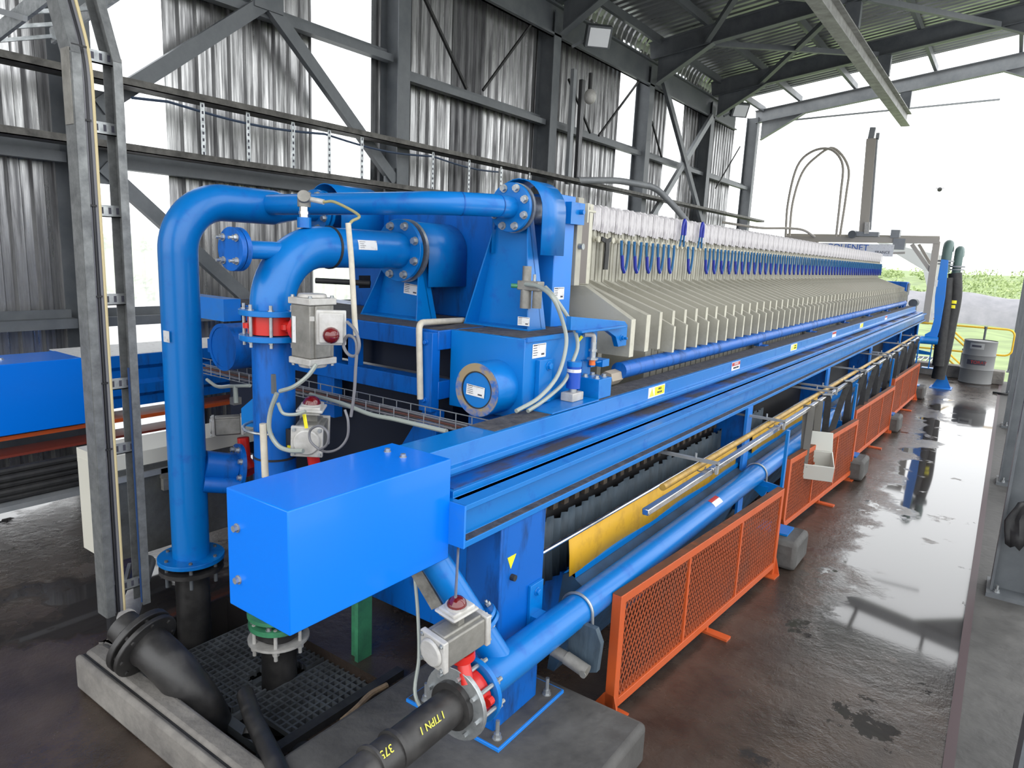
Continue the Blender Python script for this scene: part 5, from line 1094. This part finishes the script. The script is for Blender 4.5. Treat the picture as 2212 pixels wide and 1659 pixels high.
for k, (x, ys, lb) in enumerate(((2041, (532, 640, 740, 800), 'left thick black hose hanging in the blue stand'), (2067, (548, 640, 740, 805), 'right thick black hose with two yellow bands hanging beside the blue stand'))):
    Y_ = YH + .12 + .12*k
    h = thing('thick_hose', lb, 'hose', at(x-40, ys[3], Y=Y_))
    if k: MB().tube(spline([at(2063, 590, Y=Y_), at(2063, 640, Y=Y_), at(2052, 700, Y=Y_), at(2040, 760, Y=Y_), at(2030, 800, Y=Y_), at(2026, 838-20, Y=Y_)], 6), .115, 20).out('hose', BLACK, h)
    else: MB().tube(spline([at(2046, 600, Y=Y_), at(2042, 660, Y=Y_), at(2035, 720, Y=Y_), at(2026, 790, Y=Y_)], 6), .10, 20).out('hose', BLACK, h)
    u_ = at(2044 if not k else 2068, 560 if not k else 572, Y=Y_)
    MB().tube([u_+Vector((0,0,-.25)), u_+Vector((0,0,.15))] + arc(u_+Vector((0,.12,.15)), (0,-.12,0), (0,0,.13), math.pi, 10), .085 if not k else .075, 20).out('bend', mat('grey_green_bend_%d' % k, (.10,.16,.15), .4, 0), h)
    MB().ring(u_+Vector((0,0,-.05)), u_+Vector((0,0,-.02)), .135, .07, 20).ring(u_+Vector((0,0,-.10)), u_+Vector((0,0,-.08)), .13, .07, 20).out('flange', STEELL, h)
    if k:
        for y in (652, 662):
            c = at(2060 if y == 652 else 2058, y, Y=Y_); MB().ring(c-Vector((0,0,.03)), c+Vector((0,0,.03)), .119, .1, 24).out('yellow_band', YTAG, h)
t = thing('elbow_nozzle', 'blue elbow at the far end of the header pipe below the hose stand', 'pipe elbow', (-1.2, 15.3, .7))
MB().tube(fillet([(-1.36, 15.1, .93), (-1.36, 15.35, .93), (-1.02, 15.42, .93)], .15), .075, 20).out('elbow', BLUE, t)
# drum
t = thing('steel_drum', 'grey steel drum with torn label and faded red-black letters beside the hose stand', 'drum', (-.37, 17.15, 0))
dx, dy, R_ = -.37, 17.15, .29
prof = [(0, R_-.01), (.02, R_+.006), (.04, R_), (.28, R_), (.30, R_+.009), (.32, R_), (.57, R_), (.59, R_+.009), (.61, R_), (.85, R_), (.87, R_+.008), (.885, R_)]
vs = []; n = 40
for z, r in prof: vs += [(dx+r*math.cos(2*math.pi*i/n), dy+r*math.sin(2*math.pi*i/n), z) for i in range(n)]
MB().add(vs, [(k*n+i, k*n+(i+1) % n, (k+1)*n+(i+1) % n, (k+1)*n+i) for k in range(len(prof)-1) for i in range(n)] + [tuple(range(n-1,-1,-1))]).cyl((dx, dy, .86), (dx, dy, .87), R_, 40).out('shell', GREYD, t)
lbm = MB()
def wrap(a0, a1, z0, z1, mi=0, r=R_+.002):
    for i in range(6):
        p = [math.radians(a0+(a1-a0)*(i+k)/6) for k in (0,1)]
        lbm.add([(dx+r*math.cos(a), dy+r*math.sin(a), z) for z in (z0, z1) for a in p], [(0,1,3,2)], mi)
wrap(-125, -75, .72, .84); wrap(-118, -85, .76, .80, 1, R_+.004)
lbm.out('torn_label', [mat('faded_label', (.35,.36,.36), .6), INK], t)
lbm = MB(); wrap(-128, -62, .40, .50, 0); lbm.out('dark_band', [INK], t)
text('TORAY', .085, (dx+.02, dy-R_-.004, .45), (1,0,0), (0,0,1), INKR, 'drum_lettering', t, th=.001)
# yellow handrail and stairs
t = thing('yellow_handrail', 'yellow tubular handrail with a rounded end and dark posts beyond the drum', 'handrail', (-.3, 18.2, 0))
yr = 18.2
MB().tube(fillet([(-1.9, yr, 1.08), (.18, yr, 1.08), (.18, yr, .52), (-1.9, yr, .52)], .16, 6), .021, 10).out('rail', YELH, t)
for x in (-.98, -.35): MB().cyl((x, yr, -.2), (x, yr, 1.08), .022, 10).cyl((x, yr, 1.05), (x, yr, 1.11), .034, 10).cyl((x, yr, .49), (x, yr, .55), .034, 10).out('post', STEEL, t)
t = thing('stair_rail', 'yellow sloping stair rails going down outside the far end', 'handrail', (-1.2, 19, -1))
for y, dz in ((18.3, 0), (19.2, 0)):
    for z in (1.05, .5): MB().tube([(-1.35, y, z+.15), (-.3, y, z-.75)], .021, 8).out('rail', YELH, t)
    for x in (-1.15, -.7): MB().cyl((x, y, -1.2), (x, y, 1.0-(x+1.35)*.8+.1), .022, 8).out('post', STEEL, t)
t = thing('outdoor_grating', 'pale steel grating landing just outside the far end of the floor', 'grating', (-1.9, 18.6, .1))
g = MB()
for i in range(16): g.box((-2.8+i*.1, 18.0, .18), (-2.78+i*.1, 19.2, .22))
g.box((-2.8, 18.0, .17), (-1.25, 18.05, .23)).box((-2.8, 19.15, .17), (-1.25, 19.2, .23)); g.out('grid', ZINC, t, merge=False)
tag(MB().box((-2.6, 18.3, .22), (-1.9, 18.9, .38)).out('pale_slab', CONC), 'pale slab on the grating landing beyond the last frame', 'slab')
for o, n in ((Vector((-.05, 17.35, 0)), 0),): tag(MB().box((-.14, 17.25, 0), (.12, 17.5, .28)).out('concrete_block', CONC, bevel=.02), 'small pale concrete block beside the drum at the kerb end', 'concrete block')
# bird
t = MB().add([(0,0,0),(.16,0,.07),(.30,0,-.02),(.16,0,.03),(-.16,0,.07),(-.30,0,-.02),(-.16,0,.03),(0,-.16,0),(0,.2,0),(.03,0,-.03),(-.03,0,-.03)], [(0,1,3),(1,2,3),(0,6,4),(4,6,5),(7,9,8),(7,8,10),(7,10,9)])
t.ball((0,0,-.03), .13, 8); o = at(2030, 408, Y=60); t.v = [v*1.3+o for v in t.v]; tag(t.out('bird', BLACK, merge=False), 'tiny dark bird flying in the white sky', 'bird')
# loose items on the right column
t = MB()
vs = []; 
for i in range(9):
    for j in range(6):
        y = 5.60-.0*i; z = 1.02-.075*i
        vs.append((.115+.018*math.sin(j*1.7+i*.6), 5.66-.05*j+ .01*math.sin(i), z+.05*math.sin(j*2.3)*(i/8)+(.10*math.sin(j*1.1) if i == 8 else 0)))
black_cloth = MB().add([(v[0]+.20+.03*(i % 6)*0, v[1]-.12, v[2]) for i, v in enumerate(vs)], [(a*6+b, a*6+b+1, a*6+6+b+1, a*6+6+b) for a in range(8) for b in range(5)])
vs = []
rnd = [.0, .05, .02, .09, .03, .11, .0]
for i in range(8):
    for j in range(7):
        px = 2172+j*10+(0 if i else 0); py = 1085+i*13+(rnd[j]*160 if i == 7 else 0)
        if i < 3: px = 2172+(3-i)*9+j*9
        p = at(px, py, Y=5.60); vs.append((p.x, 5.60-.012*math.sin(j*1.9+i*.5), p.z))
o = MB().add(vs, [(a*7+b, a*7+b+1, a*7+7+b+1, a*7+7+b) for a in range(7) for b in range(6)]).out('black_cloth', BLACK); s_ = o.modifiers.new('thickness', 'SOLIDIFY'); s_.thickness = .012
tag(o, 'ragged black cloth hanging on the big right-hand column', 'cloth')
tag(MB().tube(spline([(-.02, 15.9, .02), (.15, 15.8, .03), (.3, 16.0, .03)], 5), .02, 8).out('black_hose_end', BLACK), 'short black hose lying at the foot of the far right columns', 'hose')
# ================================================================ LEFT PRESS AND THINGS BEHIND
XL = -5.2
t = thing('neighbour_cover', 'big blue cover box of the neighbouring press at the left edge', 'cover box', (-5.4, 1.2, .88))
a = at(0, 787, X=XL)
MB().box((-5.62, .6, .885), (XL, 2.16, 1.355)).out('cover', BLUEC, t, bevel=.004)
for y in (1.6, 1.75): MB().bolt((-5.4, y, 1.355), (0,0,1), .012, .01).out('bolt', ZINC, t)
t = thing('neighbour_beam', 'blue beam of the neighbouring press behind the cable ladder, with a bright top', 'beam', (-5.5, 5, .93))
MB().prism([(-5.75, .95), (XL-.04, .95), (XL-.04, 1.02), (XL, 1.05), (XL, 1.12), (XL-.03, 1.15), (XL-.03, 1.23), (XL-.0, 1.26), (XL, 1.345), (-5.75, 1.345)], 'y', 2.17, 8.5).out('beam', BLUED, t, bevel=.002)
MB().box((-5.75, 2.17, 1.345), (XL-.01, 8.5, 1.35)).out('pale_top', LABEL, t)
tag(MB().box((-5.5, .4, .84), (-5.25, 4.2, .868)).out('red_rail', ORANGE), 'thin orange-red rail below the neighbouring blue beam', 'rail')
tag(MB().box((-5.4, .4, .735), (-5.2, 3.0, .752)).out('red_rail', mat('dull_red_steel', (.16,.025,.015), .5)), 'lower dull red rail under the neighbouring press', 'rail') 
t = thing('hose_stack', 'stack of long black hoses lying under the neighbouring press', 'hoses', (-5.1, 2, .48))
for k in range(5): MB().tube([(-5.10+.02*(k % 2), -.5, .50+.045*k), (-5.10+.02*(k % 2), 4.6, .50+.045*k)], .026, 10).out('hose', BLACK, t)
for y, z in ((.5, 0), (3.9, 0)): MB().box((-5.2, y, 0), (-5.0, y+.06, .47)).out('leg', STEEL, t)
MB().box((-5.22, -.5, .44), (-5.0, 4.6, .475)).out('shelf', STEELL, t)
t = thing('blue_stand', 'small blue post of the neighbouring press left of the cream panel', 'post', (-4.75, 2.2, 0))
MB().box((-5.0, 2.2, .28), (-4.92, 2.3, .58)).box((-5.04, 2.15, 0), (-4.90, 2.35, .3)).out('post', mat('shaded_navy_paint', (.01,.06,.36), .4), t)
t = thing('control_cabinet', 'stained steel cabinet with a cream side panel behind the cable ladder', 'cabinet', (-4.0, 2.1, .33))
MB().box((-4.28, 1.72, .36), (-3.95, 2.55, .90)).out('body', STUCCO, t, bevel=.005)
MB().box((-4.27, 1.712, .37), (-3.96, 1.719, .93)).out('cream_panel', TWHITE, t)
MB().box((-4.28, 1.715, .90), (-3.95, 2.7, .985)).out('cream_top', TWHITE, t)
MB().box((-4.1, 1.70, .83), (-3.93, 2.6, .862)).out('mounting_channel', STEELL, t)
MB().box((-3.95, 2.02, .80), (-3.93, 2.10, .86)).box((-3.94, 2.02, .73), (-3.91, 2.10, .80)).out('clip', ALU, t)
MB().box((-4.25, 1.8, 0), (-4.2, 1.86, .36)).box((-4.25, 2.4, 0), (-4.2, 2.46, .36)).out('leg', STEEL, t)
# second row valve sets behind the pipes
t = thing('butterfly_valve', 'actuator of the hidden red valve left of the vertical blue pipe', 'valve', (-3.35, 2.25, .95))
actuator(t, at(492, 918, Y=2.35), (-.5, -.8, -.02), .2, .05, (0,0,1), dome=False, box_=False)
MB().cyl(at(525, 945, Y=2.4), at(530, 1000, Y=2.4), .035, 14).cyl(at(528, 1000, Y=2.4), at(540, 1020, Y=2.4), .05, 14).out('valve_neck', RED, t)
t = thing('tee_fitting', 'grey air fittings and hose left of the vertical blue pipe', 'fitting', at(508, 860, Y=2.3))
MB().tube(spline([at(447, 820, Y=2.3), at(470, 835, Y=2.28), at(500, 834, Y=2.28), at(540, 833, Y=2.28)]), .010, 8).tube([at(508, 832, Y=2.28), at(510, 870, Y=2.28)], .014, 10).out('hose', HOSE, t); MB().box(at(496, 858, Y=2.28), at(522, 873, Y=2.33)).out('block', ALU, t)
t = thing('butterfly_valve', 'second row valve with red-black dome beside the vertical blue pipe', 'valve', (-2.5, 2.2, 1.0))
c = at(672, 940, Y=2.12)
actuator(t, c, (.55, -.62, -.02), .26, .066, (.05, .0, 1))
MB().cyl(c+Vector((0,0,-.05)), c+Vector((0,.02,-.16)), .03, 12).out('valve_neck', RED, t)
MB().box(c+Vector((-.12,-.08,-.07)), c+Vector((-.02,-.03,.03))).out('solenoid', BLACK, t)
for a, b in ((at(657, 895, Y=2.02), at(662, 925, Y=2.02)), (at(622, 965, Y=2.0), at(643, 972, Y=2.0))): MB().bar(a, b, .008, .016).out('yellow_tag', YTAG, t)
def hose(pts, r, lb, m_=HOSE, nm='air_hose'): return tag(MB().tube(spline(pts, 6), r, 8).out(nm, m_), lb, 'hose')
hose([at(684, 787, Y=1.99), at(665, 812, Y=1.96), at(635, 835, Y=1.93), at(605, 845, Y=1.92)], .010, 'grey hose from the foot of the upright actuator to the clamp on the pipe')
hose([at(598, 850, Y=1.92), at(584, 890, Y=1.92), at(582, 930, Y=1.92), at(600, 962, Y=1.94), at(625, 973, Y=1.96), at(655, 974, Y=1.98)], .011, 'curved grey hose looping down in front of the vertical blue pipe')
hose([at(600, 870, Y=1.93), at(612, 893, Y=1.95), at(640, 895, Y=1.98), at(660, 888, Y=2.0)], .008, 'short grey hose to the second row switch box')
tag(MB().prism([(0,0),(.02,.0),(.015,.09),(.0,.09)], 'y', -.008, .008).out('hose_clamp', STEEL), 'small dark clamp strap for the hoses on the vertical blue pipe', 'clamp').location = at(592, 850, Y=1.925)
tag(MB().tube([at(568, 915, Y=1.90), at(573, 1030, Y=1.90)], .0165, 12).out('pvc_sleeve', PVC), 'short cream PVC sleeve tied upright to the vertical blue pipe', 'conduit')
hose([at(750, 695, Y=2.0), at(768, 715, Y=2.0), at(776, 745, Y=2.0), at(768, 768, Y=2.0), at(752, 765, Y=2.0), at(742, 745, Y=2.0), at(752, 725, Y=2.0), at(770, 740, Y=2.0), at(768, 800, Y=2.0), at(765, 850, Y=2.0), at(758, 900, Y=2.0)], .007, 'coiled grey cable hanging from the upright actuator', CABLE, 'coiled_cable')
hose([at(745, 885, Y=2.05), at(752, 910, Y=2.05), at(750, 945, Y=2.05), at(730, 970, Y=2.03), at(700, 975, Y=2.02), at(672, 955, Y=2.0), at(670, 930, Y=2.0), at(690, 920, Y=2.0), at(708, 935, Y=2.0), at(706, 960, Y=2.0), at(690, 972, Y=2.0)], .006, 'coiled grey cable around the second row actuator', CABLE, 'coiled_cable')
# ================================================================ HANGING CABLE LADDER (foreground)
XLd = -3.3
t = thing('cable_ladder', 'galvanised vertical cable ladder hanging at the left with cables tied inside it', 'cable ladder', (XLd, 1.48, .42))
BT = Vector((-.42, 0, .95))
LP = [Vector((XLd, 1.385, .42)), Vector((XLd, 1.395, 2.93)), Vector((XLd, 1.395, 2.93))+BT*.55, Vector((XLd, 1.395, 2.93))+BT*1.3]
RP = [Vector((XLd, 1.585, .42)), Vector((XLd, 1.59, 2.93)), Vector((XLd, 1.59, 2.93))+BT*.55, Vector((XLd, 1.59, 2.93))+BT*1.3]
for pp, s_ in ((LP, 1), (RP, -1)):
    b = MB()
    for a, c in zip(pp[:-1], pp[1:]):
        b.bar(a, c, .085, .008, up=(0,1,0)); b.bar(a+Vector((.045, s_*.016, 0)), c+Vector((.045, s_*.016, 0)), .006, .036, up=(0,1,0)); b.bar(a+Vector((-.045, s_*.016, 0)), c+Vector((-.045, s_*.016, 0)), .006, .036, up=(0,1,0))
    b.out('side_rail', ZINCD, t)
    MB().bar(pp[1]+Vector((.0, -s_*.006, -.28)), pp[1]+Vector((0, -s_*.006, .02)), .07, .006, up=(0,1,0)).out('splice_plate', ALU, t)
for z in (.50, 1.19, 1.50, 1.89, 2.28, 2.63, 2.92):
    rg = MB().box((XLd-.012, 1.40, z), (XLd-.004, 1.585, z+.052)).box((XLd-.02, 1.40, z), (XLd-.004, 1.585, z+.004)); o = rg.out('rung', ZINC, t); sl = MB()
    for q in range(5): sl.box((XLd-.0045, 1.425+q*.033, z+.014), (XLd-.0035, 1.437+q*.033, z+.042))
    sl.out('slot', INK, o)
    if z > 1.1: MB().box((XLd+.03, 1.40, z+.04), (XLd+.034, 1.46, z+.048)).out('cable_tie', BLACK, t)
for k in range(4):
    off = Vector((.02, .042+.015*k, 0)); j = [Vector((0, .004*math.sin(q*1.7+k), 0)) for q in range(4)]
    MB().tube(fillet([p+off+e for p, e in zip(LP, j)], .12), .008, 8).out('cable', [CABLE, CABLEK, CABLE, mat('cream_cable', (.62,.52,.30), .5)][k] if k < 3 else mat('tan_cable', (.60,.50,.28), .5), t)
MB().tube([RP[0]+Vector((.01,-.02,0)), Vector((XLd+.01, 1.565, 1.6))], .007, 8).out('cable', mat('navy_cable', (.02,.06,.18), .4), t)
t = thing('ceiling_cable_tray', 'pale galvanised cable tray crossing the top left corner', 'cable tray', at(60, 40, Y=1.7))
A, B = at(-30, 90, Y=1.7), at(110, -20, Y=1.7)
for o_, in ((Vector((0,0,0)),), (Vector((0,.35,.12)),)): MB().bar(A+o_, B+o_, .02, .09).out('side_rail', ZINC, t)
for k in range(4): MB().bar(A.lerp(B, k/3.3), A.lerp(B, k/3.3)+Vector((0,.35,.12)), .04, .02).out('rung', ZINC, t)
tag(MB().bar(at(-20, 18, Y=1.65), at(55, 40, Y=1.65), .02, .03).out('grey_strut', STEELL), 'thin pale grey strut at the top left corner', 'strut')
